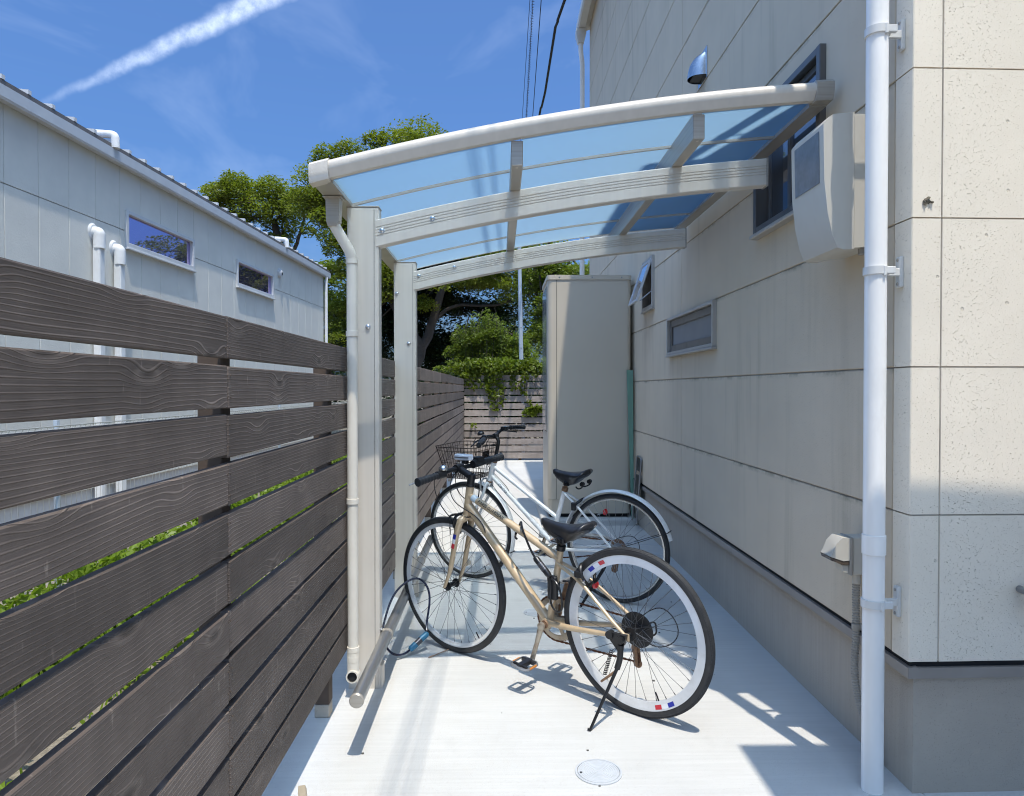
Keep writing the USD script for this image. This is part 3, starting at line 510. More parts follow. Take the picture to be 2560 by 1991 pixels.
m = MB(); m.prism([(1.285, 0.708), (1.262, 0.708), (1.266, 0.685), (1.285, 0.678)], 'y', 2.54, 2.60); part(sk, 'socket', m, 'beige_plastic', smooth=False)
m = MB(); m.tube([(1.328, 2.565, 0.672), (1.328, 2.565, 0.635)], 0.015, 16); part(sk, 'connector', m, 'beige_plastic')
cp = spline([(1.328, 2.565, 0.64), (1.328, 2.565, 0.50), (1.325, 2.56, 0.43), (1.318, 2.555, 0.33), (1.325, 2.53, 0.2), (1.345, 2.48, 0.08), (1.355, 2.455, -0.02)], 420)
m = MB(); m.tube(cp, 0.0125+0.0012*np.sign(np.sin(np.arange(420)*2*np.pi/6.0)), 12); part(sk, 'conduit', m, 'conduit', smooth=False)
m = MB(); m.lathe([(0.0135, -0.01), (0.0165, -0.01), (0.0165, 0.01), (0.0135, 0.01)], (1.327, 2.562, 0.475), (0, 0, 1), 14); m.box(1.335, XW+0.001, 2.545, 2.56, 0.462, 0.488, 0.004); part(sk, 'clip', m, 'beige_dark')

# tap body at the right edge of the picture, on the front wall
tp = thing('wall_tap', 'grey wall tap just showing at the right edge of the front wall', 'tap', (1.73, 2.25, 0.6))
m = MB(); m.lathe([(0, -0.06), (0.022, -0.058), (0.024, 0.03), (0.018, 0.045), (0, 0.048)], (1.737, 2.225, 0.68), (0, 0, 1), 16); part(tp, 'body', m, 'grey_metal')
m = MB(); m.tube([(1.737, 2.225, 0.69), (1.737, yf(1.737), 0.69)], 0.012, 10); part(tp, 'pipe', m, 'grey_metal')

mn = MB(); rg = np.random.default_rng(5)
for i in range(9):
    c_ = np.array([1.36+0.047+rg.normal(0, .006), yf(1.407)-0.002, 1.977+rg.normal(0, .005)]); mn.hull(c_+rg.normal(size=(14, 3))*[0.005, 0.0025, 0.004])
solo('mud_nest', mn, 'earth', 'small brown mud nest stuck on the sunlit corner panel', 'insect nest', smooth=False)

# ------------------------------------------------------------------ hot water cabinet
tk = thing('water_heater', 'tall beige hot water cabinet standing beside the house wall', 'water heater', (0.9, 7.4, 0))
def rrect(x0, x1, y0, y1, r, n=6):
    o = []
    for cx, cy, a in ((x1-r, y1-r, 0), (x0+r, y1-r, 90), (x0+r, y0+r, 180), (x1-r, y0+r, 270)):
        for k in range(n+1):
            t = math.radians(a+90*k/n); o.append((cx+r*math.cos(t), cy+r*math.sin(t)))
    return o
TY = 7.0; TX0, TX1 = 0.476, 1.322
m = MB(); m.box(TX0-0.06, 1.37, TY-0.12, TY+0.95, -0.02, 0.06, 0.01); part(tk, 'plinth', m, 'concrete')
m = MB(); m.prism(rrect(TX0+0.004, TX1, TY+0.002, TY+0.82, 0.05), 'z', 0.24, 2.455); part(tk, 'body', m, 'cabinet', smooth=40)
m = MB(); m.prism(rrect(TX0+0.006, TX1-0.004, TY+0.006, TY+0.815, 0.05), 'z', 0.10, 0.236); part(tk, 'skirt', m, 'cabinet', smooth=40)
m = MB(); m.box(TX0+0.03, TX1-0.03, TY+0.04, TY+0.78, 0.055, 0.10); part(tk, 'base', m, 'dark_inside', smooth=False)
m = MB(); m.prism(rrect(TX0-0.004, TX1+0.006, TY-0.006, TY+0.83, 0.05), 'z', 2.455, 2.50); part(tk, 'lid', m, 'cabinet', smooth=40)
m = MB(); m.box(TX0+0.088, TX0+0.093, TY-0.0005, TY+0.01, 0.245, 2.452); part(tk, 'seam', m, 'joint_dark', smooth=False)
m = MB(); m.box(TX0-0.004, TX0+0.003, TY+0.09, TY+0.74, 0.92, 2.40, 0.002); part(tk, 'door', m, 'cabinet_door')
m = MB(); m.box(TX0-0.012, TX0-0.004, TY+0.12, TY+0.14, 1.0, 1.2, 0.003); part(tk, 'handle', m, 'cabinet_door')
for x in (TX0+0.12, TX0+0.45, TX1-0.1):
    m = MB(); m.lathe([(0, 0.003), (0.006, 0.003), (0.008, 0)], (x, TY-0.006, 2.477), (0, -1, 0), 10); part(tk, 'screw', m, 'grey_metal')
for x in (TX0+0.27, TX0+0.60):
    m = MB(); m.box(x, x+0.003, TY+0.0045, TY+0.012, 0.11, 0.235); part(tk, 'seam', m, 'joint_dark', smooth=False)
gb = MB(); v0 = [(1.272, 6.93, 1.545), (1.335, 6.93, 1.545), (1.335, 6.90, 0.10), (1.318, 6.90, 0.10)]
gb.hull([(x, y+d, z) for (x, y, z) in [(1.272, 6.965, 1.545), (1.333, 6.965, 1.545), (1.338, 6.93, 0.05), (1.318, 6.93, 0.05)] for d in (0, 0.02)])
solo('green_board', gb, 'green_board', 'narrow green board leaning against the edge of the water cabinet', 'board', smooth=False)
fb = thing('folded_chair', 'dark folded chair frame leaning in the gap beside the green board', 'folding chair', (1.35, 6.6, 0))
def leanpt(s, t, d=0.0): return np.array([1.325+0.03*t/0.7-0.0*s+d, 6.62+0.33*s, 0.04+t])
m = MB(); m.tube(fillet([(1.300, 6.60, 0.06), (1.345, 6.60, 0.70), (1.350, 6.84, 0.70), (1.305, 6.84, 0.06)], 0.05), 0.008, 8); part(fb, 'frame', m, 'grey_metal')
m = MB(); m.hull([(1.310+0.045*(z-0.06)/0.64+d, y, z) for z in (0.22, 0.52) for y in (6.62, 6.82) for d in (-0.008, 0.004)]); part(fb, 'seat', m, 'black_plastic', smooth=False)
m = MB(); m.hull([(1.310+0.045*(z-0.06)/0.64+d, y, z) for z in (0.56, 0.68) for y in (6.62, 6.82) for d in (-0.004, 0.004)]); part(fb, 'backrest', m, 'black_plastic', smooth=False)

# ------------------------------------------------------------------ fences
FX = -0.68; BT, BH, PITCH = 0.022, 0.104, 0.1235
fence = thing('wooden_fence', 'long dark stained fence of horizontal boards along the left side', 'fence', (FX, 6, 0))
rr = random.Random(3)
def board(x0, x1, y0, y1, z0, z1, c=0.003): m = MB(); m.box(x0, x1, y0, y1, z0, z1, c); return m
segs = [(-0.9, 1.752), (1.754, 3.85), (3.852, 5.95), (5.952, 8.05), (8.052, 10.15), (10.152, 13.17)]
for k in range(11):
    z1 = 1.541-k*PITCH
    for i, (y0, y1) in enumerate(segs):
        dz, dh, dx = rr.uniform(-.002, .002), rr.uniform(-.003, .003), rr.uniform(-.0015, .0015)
        part(fence, 'board', board(FX-BT+dx, FX+dx, y0+0.001, y1-0.001, z1-BH-dh+dz-(0.004 if k > 4 else 0.0), z1+dz), 'fence_wood' if i < 2 else 'fence_wood_sunlit', smooth=False)  # farther lengths take the lighter wood that stands for sun on them
for y in (0.72, 1.775, 2.87, 3.92, 4.97, 6.02, 7.07, 8.12, 9.17, 10.22, 11.3, 12.4, 13.1):
    m = MB(); m.box(FX-BT-0.064, FX-BT-0.003, y, y+0.06, 0.055, 1.525, 0.003); p_ = part(fence, 'post', m, 'post_wood', smooth=False)
    m = MB(); m.box(FX-BT-0.064, FX-BT-0.003, y, y+0.06, 0.0, 0.054, 0.004); part(p_, 'footing', m, 'foundation', smooth=False)
for k in range(11):                                   # nail heads where the boards meet their posts
    for y in (1.745, 1.765, 2.90):
        for dz in (-0.025, -0.08):
            m = MB(); m.lathe([(0, 0.0006), (0.0022, 0.0005), (0.0026, -0.001)], (FX+0.0016, y+rr.uniform(-.006, .006), 1.541-k*PITCH+dz), (1, 0, 0), 8); part(fence, 'nail', m, 'post_wood')
bf = thing('back_fence', 'sunlit weathered board fence closing the far end of the alley', 'fence', (0.4, 13.2, 0))
for k in range(12):
    z1 = 1.62-k*0.1345
    dz, dy = rr.uniform(-.003, .003), rr.uniform(-.003, .003)
    part(bf, 'board', board(FX+0.002, 1.9, 13.2+dy, 13.222+dy, z1-0.107+dz, z1+dz), 'fence_wood_grey', smooth=False)
for x in (-0.5, 0.35, 1.2):
    m = MB(); m.box(x, x+0.06, 13.226, 13.286, 0.0, 1.6, 0.003); part(bf, 'post', m, 'post_wood', smooth=False)
sp = MB(); sp.hull([(-0.625, 2.13, 0.0), (-0.59, 2.13, 0.0), (-0.625, 2.16, 0), (-0.59, 2.16, 0), (-0.620, 2.135, 0.14), (-0.600, 2.14, 0.14), (-0.60, 2.155, 0.12)])
solo('wooden_stake', sp, 'pale_wood', 'pale wooden stake tip at the foot of the dark fence', 'stake', smooth=False)

# wire mesh fence beyond
wf = thing('wire_fence', 'low galvanised wire mesh fence behind the dark board fence', 'fence', (-2.5, 6, 0))
m = MB()
for z in (0.1, 0.28, 0.46, 0.64, 0.82, 1.0): m.tube([(-2.5, -1, z), (-2.5, 14, z)], 0.0022, 4)
for i in range(300): m.tube([(-2.5, -1+i*0.05, 0.0), (-2.5, -1+i*0.05, 1.10), (-2.47, -1+i*0.05, 1.145)], 0.0016, 3, caps=False)
m.tube([(-2.5, -1, 1.13), (-2.5, 14, 1.13)], 0.005, 6); m.tube([(-2.468, -1, 1.15), (-2.468, 14, 1.15)], 0.004, 6); part(wf, 'wire_mesh', m, 'wire_metal', smooth=False, kind='stuff')
for y in range(0, 15, 2):
    m = MB(); m.tube([(-2.52, y, 0), (-2.52, y, 1.18)], 0.016, 8); part(wf, 'post', m, 'galvanised')

# ------------------------------------------------------------------ neighbour's house on the left
ND = np.array([0.043, 0.99907, 0]); NN = np.array([0.99907, -0.043, 0]); NO = np.array([-4.87, 0, 0])
def nbx(s0, s1, t0, t1, z0, z1, c=0.0):
    m = MB(); m.obb(NO+ND*(s0+s1)/2+NN*(t0+t1)/2+np.array([0, 0, (z0+z1)/2]), np.array([NN, ND, [0, 0, 1]]), (abs(t1-t0)/2, abs(s1-s0)/2, abs(z1-z0)/2), c); return m
def npt(s, t, z): return NO+ND*s+NN*t+np.array([0, 0, z])
nb = thing('neighbour_house', 'long low grey sided house behind the dark fence', 'house', tuple(npt(9, -3, 0)))
SE = 16.55; EV = 4.02
NW = [(8.48, 10.18, 3.06, 3.51), (11.65, 13.30, 3.06, 3.51)]
q = m3.Manifold.cube((6.0, SE-0.5-0.02, EV+0.06)).translate((-6.02, 0.51, 0))
ncut = [m3.Manifold.cube((0.3, b_-a_, d_-c_)).translate((-0.15, a_, c_)) for (a_, b_, c_, d_) in NW]
def nworld(man):
    mm = man.to_mesh(); v = mm.vert_properties[:, :3]; m = MB(); m.add(NO+v[:, [0]]*NN+v[:, [1]]*ND+v[:, [2]]*np.array([0, 0, 1.0]), mm.tri_verts); return m
for c in ncut: q = q-c
part(nb, 'wall', nworld(q), 'neighbour_trim', smooth=False)
k0 = 6.56-0.455*13
for i in range(40):
    s0 = k0+0.455*i; s1 = min(s0+0.455, SE)
    if s0 >= SE-0.02: break
    for (z0, z1) in ((0.25, 3.255), (3.262, EV+0.02)):
        q = panel_box(-0.018, 0.0, s0+0.003, s1-0.003, z0, z1, 0.004)
        for c in ncut: q = q-c
        part(nb, 'panel', nworld(q), 'neighbour_siding', smooth=False)
for (a_, b_, c_, d_) in NW:
    fr = MB()
    for s0, s1, z0, z1 in ((a_, a_+0.05, c_, d_), (b_-0.05, b_, c_, d_), (a_+0.05, b_-0.05, c_, c_+0.06), (a_+0.05, b_-0.05, d_-0.045, d_)):
        x = nbx(s0, s1, -0.06, 0.028, z0, z1, 0.004); fr.add(*x.out())
    w = part(nb, 'window', fr, 'neighbour_trim')
    part(w, 'pane', nbx(a_+0.04, b_-0.04, -0.03, -0.02, c_+0.05, d_-0.04), 'glass_violet', smooth=False)
    part(w, 'sill', nbx(a_-0.01, b_+0.01, 0.0, 0.05, c_-0.025, c_-0.001, 0.004), 'neighbour_trim')
gt = [(0.004, EV+0.09), (0.004, EV-0.02), (0.02, EV-0.035), (0.085, EV-0.035), (0.10, EV-0.015), (0.104, EV+0.09), (0.097, EV+0.09), (0.092, EV-0.01), (0.012, EV-0.015), (0.012, EV+0.09)]
def nprism(poly, s0, s1):
    m = MB(); m.prism(poly, 'y', s0, s1); v, f = m.out(); o = MB(); o.add(NO+v[:, [0]]*NN+v[:, [1]]*ND+v[:, [2]]*np.array([0, 0, 1.0]), f); return o
part(nb, 'gutter', nprism(gt, 0.3, SE+0.25), 'neighbour_trim', smooth=20)
part(nb, 'roof', nprism([(0.075, EV+0.10), (0.075, EV+0.15), (-3.2, EV+0.48), (-6.6, EV+0.15), (-6.6, EV+0.10)], 0.3, SE+0.28), 'neighbour_roof', smooth=False)
for i in range(49):
    s = 6.46-0.336*18+0.336*i
    if s > SE+0.2: break
    part(nb, 'roof_seam', nprism([(0.08, EV+0.152), (0.08, EV+0.193), (-3.2, EV+0.525), (-3.2, EV+0.484)], s-0.022, s+0.022), 'neighbour_trim', smooth=False)
for s in (8.13, 13.77):
    m = MB(); m.tube(fillet([npt(s, -0.9, EV+0.33), npt(s, 0.02, EV+0.26), npt(s, 0.10, EV+0.25), npt(s, 0.11, EV+0.10)], 0.06), 0.045, 14); part(nb, 'roof_pipe', m, 'white_paint', smooth=40)
m = MB(); m.tube([npt(SE-0.03, 0.07, 0), npt(SE-0.03, 0.07, EV-0.16), npt(SE-0.02, 0.08, EV-0.04)], 0.036, 12); part(nb, 'drainpipe', m, 'white_paint')
for (s, zt) in ((7.87, 3.10), (8.26, 2.99)):
    m = nbx(s-0.05, s+0.05, 0.02, 0.105, -0.02, zt-0.16, 0.012); pc = part(nb, 'pipe_cover', m, 'white_paint')
    m = MB(); m.tube(fillet([npt(s, 0.0, zt), npt(s, 0.07, zt), npt(s, 0.07, zt-0.18)], 0.06), 0.062, 18); part(pc, 'elbow', m, 'white_paint', smooth=40)
    m = MB(); m.lathe([(0, 0.022), (0.075, 0.02), (0.095, 0.0)], npt(s, 0.0, zt+0.01), NN, 24); part(pc, 'collar', m, 'white_paint', smooth=40)
m = MB(); m.lathe([(0, 0.07), (0.04, 0.068), (0.075, 0.045), (0.085, 0.0)], npt(13.62, 0, 3.6), NN, 20); nv = part(nb, 'vent', m, 'neighbour_trim', smooth=40)
m = MB(); m.lathe([(0, 0.0715), (0.03, 0.0705)], npt(13.62, 0, 3.585), NN, 14); part(nv, 'opening', m, 'dark_inside', smooth=False)
# ------------------------------------------------------------------ the bicycle shelter
def brushed(name, col, rough=0.36, metal=0.55, axis=(3, 3, 160)):
    n = {'g': ('geometry', {}), 'mp': ('mapping', {'scale': axis}), 'n': ('noise_texture', {'scale': 1.0, 'detail': 3.0, 'roughness': 0.6}),
         'r': ('rgb_ramp', {'ramp': [(0.3, tuple(c*0.95 for c in col)), (0.7, tuple(c*1.04 for c in col))]}), 'rr': ('map_range', {'from_min': 0.3, 'from_max': 0.7, 'to_min': rough-0.05, 'to_max': rough+0.06}),
         'dn': ('noise_texture', {'scale': 2.5, 'detail': 7.0, 'roughness': 0.7}), 'dr': ('map_range', {'from_min': 0.55, 'from_max': 0.8, 'to_min': 0.0, 'to_max': 0.3, 'clamp': True}), 'dx': ('mix_color', {'b': tuple(c*0.78 for c in col)}),
         'p': ('principled_bsdf', {'metallic': metal})}
    MAT[name] = usdkit.material(stage, '/World/Looks/'+name, n, [('g.position', 'mp.vector'), ('mp.vector', 'n.vector'), ('n.fac', 'r.fac'), ('n.fac', 'rr.value'), ('rr.result', 'p.roughness'),
        ('g.position', 'dn.vector'), ('dn.fac', 'dr.value'), ('dr.result', 'dx.fac'), ('r.color', 'dx.a'), ('dx.result', 'p.base_color')], surface='p.BSDF')
brushed('aluminium', (0.58, 0.525, 0.45), 0.45, 0.06, axis=(30, 30, 1.2))
brushed('aluminium_grey', (0.38, 0.345, 0.295), 0.36, 0.3)
brushed('tube_metal', (0.33, 0.325, 0.315), 0.3, 0.75, axis=(20, 1, 20))
plain('shelter_pipe', (0.64, 0.59, 0.505), 0.35, vary=0.04)
n = {'rf': ('refraction_bsdf', {'color': (0.72, 0.875, 0.975), 'roughness': 0.68, 'IOR': 1.3}), 't': ('transparent_bsdf', {'color': (0.96, 0.98, 1.0)}), 'tl': ('translucent_bsdf', {'color': (0.05, 0.27, 0.52)}),
     'lw': ('layer_weight', {'blend': 0.5}), 'mr': ('map_range', {'range_type': 'smoothstep', 'from_min': 0.05, 'from_max': 0.6, 'to_min': 0.34, 'to_max': 0.97, 'clamp': True}),
     'm': ('mix_closure', {'fac': 0.22}), 'm2': ('mix_closure', {})}
MAT['roof_sheet'] = usdkit.material(stage, '/World/Looks/roof_sheet', n, [('rf.BSDF', 'm.closure1'), ('tl.BSDF', 'm.closure2'), ('lw.facing', 'mr.value'), ('mr.result', 'm2.fac'),
    ('t.BSDF', 'm2.closure1'), ('m.closure', 'm2.closure2')], surface='m2.closure')

PCO = np.polyfit([-.69, -.487, -.209, .068, .346, .624, .901, 1.271], [2.254, 2.309, 2.369, 2.426, 2.472, 2.513, 2.544, 2.581], 2)
def PZ(x): return np.polyval(PCO, x)-0.172                       # top of the beams
def sweepx(x0, x1, prof, n=28, smooth_ends=True):
    """a (y, dz) section swept along the arch"""
    xs = np.linspace(x0, x1, n); pr = np.asarray(prof, float); m = MB(); P = np.zeros((n, len(pr), 3))
    for i, x in enumerate(xs):
        P[i, :, 0] = x; P[i, :, 1] = pr[:, 0]; P[i, :, 2] = PZ(x)+pr[:, 1]
    v = P.reshape(-1, 3); k = len(pr); e = trimesh.creation.extrude_polygon(Polygon(pr), 1.0)
    i, j = np.meshgrid(np.arange(n-1), np.arange(k), indexing='ij'); j2 = (j+1) % k
    F = np.stack([i*k+j, (i+1)*k+j, (i+1)*k+j2, i*k+j2], -1).reshape(-1, 4); m.add(v, F)
    from trimesh.creation import triangulate_polygon
    tv, tf = triangulate_polygon(Polygon(pr))
    for x in (x0, x1): m.add(np.c_[np.full(len(tv), x), tv[:, 0], PZ(x)+tv[:, 1]], tf if x == x1 else tf[:, ::-1])
    return m
YF, YR = 2.75, 5.02; YP1, YP2 = 3.15, 4.53
cp_ = thing('bicycle_shelter', 'pale aluminium bicycle shelter with two posts and an arched blue roof', 'shelter', (-0.615, 3.9, 0))
PXL, PXR = -0.687, -0.545
for y, lab in ((YP1, 'nearer post'), (YP2, 'farther post')):
    top = PZ(-0.61)+0.07
    m = MB(); m.box(PXL, PXR, y, y+0.075, -0.05, top, 0.004); po = part(cp_, 'post', m, 'aluminium', label=lab)
    m = MB(); m.box(PXR-0.022, PXR-0.018, y-0.0012, y+0.004, 0.0, top-0.01); part(po, 'seam', m, 'aluminium_grey', smooth=False)
    m = MB(); m.box(PXL-0.002, PXR+0.002, y-0.002, y+0.077, top, top+0.006, 0.002); part(po, 'cap', m, 'aluminium_grey')
# beams with shallow ridges
def beam_profile(y):
    h = -0.122; p = [(y+0.055, 0.0), (y+0.004, 0.0), (y, -0.004)]
    for a in (-0.034, -0.046, -0.060, -0.072): p += [(y, a+0.0015), (y+0.0025, a), (y+0.0025, a-0.003), (y, a-0.0045)]
    p += [(y, h+0.004), (y+0.004, h), (y+0.055, h)]; return p
for y in (YP1, YP2):
    b_ = part(cp_, 'beam', sweepx(PXR-0.012, 1.205, beam_profile(y-0.004)), 'aluminium', smooth=25)
    part(b_, 'end_cap', sweepx(1.2055, 1.214, [(y-0.006, 0.002), (y-0.006, -0.125), (y+0.054, -0.125), (y+0.054, 0.002)], 2), 'aluminium_grey', smooth=False)
def bolt(x, y, z, ax=(0, -1, 0), r=0.0095):
    m = MB(); m.lathe([(r*1.25, 0), (r*1.25, 0.0015), (r, 0.0016), (r, 0.005), (r*0.75, 0.0072), (0, 0.0078)], (x, y, z), ax, 14); part(cp_, 'bolt', m, 'steel', smooth=40)
def at_y(u, v, y):
    d = FWD+RGT*(u-1280)/1742-UPV*(v-995.5)/1742; return EYE+d*((y-EYE[1])/d[1])
for (u, v, y) in ((919.6, 817.7, YP1-0.001), (992, 734, YP2-0.001), (1022, 859, YP2-0.001), (955, 577, YP1-0.004), (1081, 546.6, YP1-0.004), (1047, 690, YP2-0.004), (1136, 668, YP2-0.004)):
    p = at_y(u, v, y); bolt(p[0], y, p[2])
# roof: rails, ribs, battens, sheets
rail = [(0.0, 0.137), (0.004, 0.131), (0.026, 0.104), (0.05, 0.102), (0.05, 0.150), (0.046, 0.163), (0.034, 0.172), (0.018, 0.172), (0.006, 0.164), (0.0, 0.152)]
part(cp_, 'front_rail', sweepx(-0.675, 1.255, [(YF+a, b) for a, b in rail], 40), 'aluminium', smooth=35)
part(cp_, 'rear_rail', sweepx(-0.675, 1.255, [(YR-a, b) for a, b in rail][::-1], 40), 'aluminium', smooth=35)
cap = [(-0.006, 0.128), (0.0, 0.108), (0.008, 0.096), (0.06, 0.094), (0.06, 0.165), (0.048, 0.176), (0.012, 0.178), (-0.004, 0.165)]
for y, s in ((YF, 1), (YR, -1)):
    for x0, x1 in ((-0.748, -0.673), (1.253, 1.322)):
        m = sweepx(x0, x1, [(y+s*a, b) for a, b in cap][::s], 3); part(cp_, 'rail_cap', m, 'aluminium_grey' if x0 > 0 else 'aluminium', smooth=30)
# left gutter rail and right rail along y
zl = PZ(-0.71); m = MB(); m.prism([(-0.75, zl+0.10), (-0.665, zl+0.10), (-0.665, zl+0.155), (-0.675, zl+0.155), (-0.675, zl+0.11), (-0.74, zl+0.11), (-0.74, zl+0.175), (-0.75, zl+0.175)], 'y', YF+0.05, YR-0.05); part(cp_, 'gutter', m, 'aluminium_grey', smooth=False)
zr = PZ(1.28); m = MB(); m.prism([(1.245, zr+0.085), (1.318, zr+0.092), (1.318, zr+0.165), (1.245, zr+0.155)], 'y', YF+0.05, YR-0.05); part(cp_, 'right_rail', m, 'aluminium_grey', smooth=False)
RIBS = (0.045, 0.775)
for x in RIBS:
    z = PZ(x+0.023); m = MB(); m.box(x, x+0.047, YF+0.045, YR-0.045, z-0.002, z+0.098, 0.003); rb = part(cp_, 'rib', m, 'aluminium_grey', smooth=False)
    m = MB(); m.box(x+0.018, x+0.028, YF+0.062, YF+0.075, z-0.004, z-0.0015, 0.001); part(rb, 'fixing', m, 'aluminium', smooth=False)
for (x0, x1) in ((-0.668, RIBS[0]-0.001), (RIBS[0]+0.048, RIBS[1]-0.001), (RIBS[1]+0.048, 1.248)):
    for y in (YP1+0.01, YP2+0.01):
        part(cp_, 'batten', sweepx(x0, x1, [(y, 0.091), (y+0.012, 0.091), (y+0.012, 0.1025), (y, 0.1025)], 14), 'aluminium_grey', smooth=False)
    part(cp_, 'roof_sheet', sweepx(x0-0.004, x1+0.004, [(YF+0.045, 0.104), (YF+0.045, 0.108), (YR-0.045, 0.108), (YR-0.045, 0.104)], 16), 'roof_sheet', smooth=20)
# drain of the shelter: outlet box, elbow, pipe, shoe
m = MB(); gz = PZ(-0.71)+0.10; m.hull([(x, y, z) for (z, x0, x1, y0, y1) in ((gz-0.002, -0.742, -0.682, 2.985, 3.045), (gz-0.105, -0.740, -0.686, 2.99, 3.04), (gz-0.125, -0.735, -0.70, 2.995, 3.035)) for x in (x0, x1) for y in (y0, y1)])
dp = part(cp_, 'drain_outlet', m, 'aluminium_grey', smooth=20)
m = MB(); m.box(-0.752, -0.672, 2.975, 3.055, gz-0.008, gz-0.0015, 0.002); part(dp, 'flange', m, 'aluminium_grey')
DX, DY = -0.648, 3.07; q = fillet([(-0.715, 3.02, gz-0.09), (-0.713, 3.02, gz-0.115), (DX-0.005, DY-0.01, gz-0.225), (DX, DY, gz-0.26), (DX, DY, 0.16)], 0.03)
m = MB(); m.tube(q, 0.0235, 18); pp = part(cp_, 'downpipe', m, 'shelter_pipe', smooth=40)
for z in (gz-0.262, 1.60, 0.865, 0.17, 0.212):
    m = MB(); m.lathe([(0.0236, -0.012), (0.0268, -0.011), (0.0268, 0.011), (0.0236, 0.012)], (DX, DY, z), (0, 0, 1), 20); part(pp, 'collar', m, 'shelter_pipe')
m = MB(); m.tube([(DX, DY, 0.20), (DX, DY, 0.10)], 0.0262, 18); m.lathe([(0.0215, 0.0), (0.0275, 0.0), (0.028, -0.012), (0.027, -0.05), (0.0215, -0.05)], (DX+0.002, DY-0.034, 0.10), (0, -1, 0), 20); sh = part(pp, 'shoe', m, 'shelter_pipe', smooth=40)
m = MB(); m.lathe([(0, 0), (0.0216, 0)], (DX+0.002, DY-0.026, 0.10), (0, -1, 0), 18); part(pp, 'opening', m, 'dark_inside', smooth=False)
# wheel stop: a tube clamped to the posts
TXC, TZC = -0.5185, 0.232
m = MB(); m.tube([(TXC, 2.514, TZC), (TXC, 3.2, TZC), (TXC, 5.25, TZC)], 0.0255, 28); tb = part(cp_, 'wheel_stop_bar', m, 'tube_metal', smooth=40)
for y, s in ((2.514, -1), (5.25, 1)):
    m = MB(); m.lathe([(0, 0.007), (0.0235, 0.007), (0.0272, 0.003), (0.0272, -0.004), (0.0255, -0.004)], (TXC, y, TZC), (0, s, 0), 28); part(tb, 'end_cap', m, 'aluminium_grey', smooth=30)
for y in (YP1+0.035, YP2+0.035):
    m = MB(); m.lathe([(0.0257, -0.013), (0.0282, -0.013), (0.0282, 0.013), (0.0257, 0.013)], (TXC, y, TZC), (0, 1, 0), 28); m.box(PXR-0.03, TXC-0.004, y-0.013, y+0.013, TZC+0.024, TZC+0.0275, 0.001); cb = part(tb, 'clamp', m, 'aluminium_grey', smooth=30)
    m = MB(); m.lathe([(0.007, 0), (0.007, 0.004), (0.004, 0.006), (0.004, 0.012), (0, 0.012)], (PXR+0.003, y-0.01, TZC+0.028), (0, 0, 1), 10); part(cb, 'screw', m, 'steel')
for y in (YP1, YP2):
    m = MB(); m.hull([(PXR-0.001, y+0.004, 0.11), (PXR-0.001, y+0.070, 0.11), (PXR+0.011, y+0.010, 0.10), (PXR+0.011, y+0.066, 0.10), (PXR-0.001, y+0.004, -0.01), (PXR-0.001, y+0.070, -0.01), (PXR+0.011, y+0.004, -0.01), (PXR+0.011, y+0.070, -0.01)]); part(cp_, 'foot_plate', m, 'aluminium', smooth=False)

# ------------------------------------------------------------------ the porch roof just outside the picture, whose shade falls on the corner
pc = thing('porch_roof', 'flat porch roof in front of the house, beside the photographer', 'porch roof', (3.2, 0, 0))
PZC = 3.5
m = MB(); m.box(1.275, 5.2, -2.6, 1.49, PZC-0.14, PZC, 0.005); part(pc, 'roof', m, 'white_trim', smooth=False)
for (x, y) in ((1.45, -2.4), (5.0, 1.3), (5.0, -2.4)):
    m = MB(); m.box(x-0.05, x+0.05, y-0.05, y+0.05, -0.05, PZC-0.142, 0.004); part(pc, 'post', m, 'aluminium', smooth=False)

# ------------------------------------------------------------------ cover in the paving, cable lock, twig, leaves
def drain_cover(x, y, r, lab):
    t = thing('drain_cover', lab, 'drain cover', (x, y, 0))
    m = MB(); m.lathe([(r+0.004, 0.0005), (r+0.004, 0.004), (r-0.003, 0.0045), (r-0.003, 0.0005)], (x, y, 0), (0, 0, 1), 48); part(t, 'rim', m, 'cover_plastic')
    m = MB(); pr = [(0, 0.0052)]
    for k in range(1, 9): rr_ = (r-0.005)*k/9; pr += [(rr_-0.002, 0.0052), (rr_-0.0015, 0.004), (rr_+0.0015, 0.004), (rr_+0.002, 0.0052)]
    pr += [(r-0.006, 0.0052), (r-0.0045, 0.0015)]; m.lathe(pr, (x, y, 0), (0, 0, 1), 48); part(t, 'lid', m, 'cover_plastic', smooth=False)
    m = MB(); m.lathe([(0, 0.0058), (0.005, 0.0058)], (x-r*0.8, y-r*0.1, 0), (0, 0, 1), 10); part(t, 'hole', m, 'dark_inside', smooth=False)
plain('cover_plastic', (0.46, 0.475, 0.49), 0.45, vary=0.06, scale=30)
drain_cover(0.349, 2.446, 0.079, 'round white plastic drain cover in the bright paving in front')
drain_cover(0.215, 4.21, 0.07, 'round pale drain cover under the pedals of the beige bicycle')
tw = MB(); tw.tube(spline([(-0.36, 3.50, 0.006), (-0.30, 3.56, 0.008), (-0.235, 3.655, 0.006)], 8), 0.003, 5); solo('twig', tw, 'twig_brown', 'thin brown twig lying on the concrete by the cable lock', 'twig')

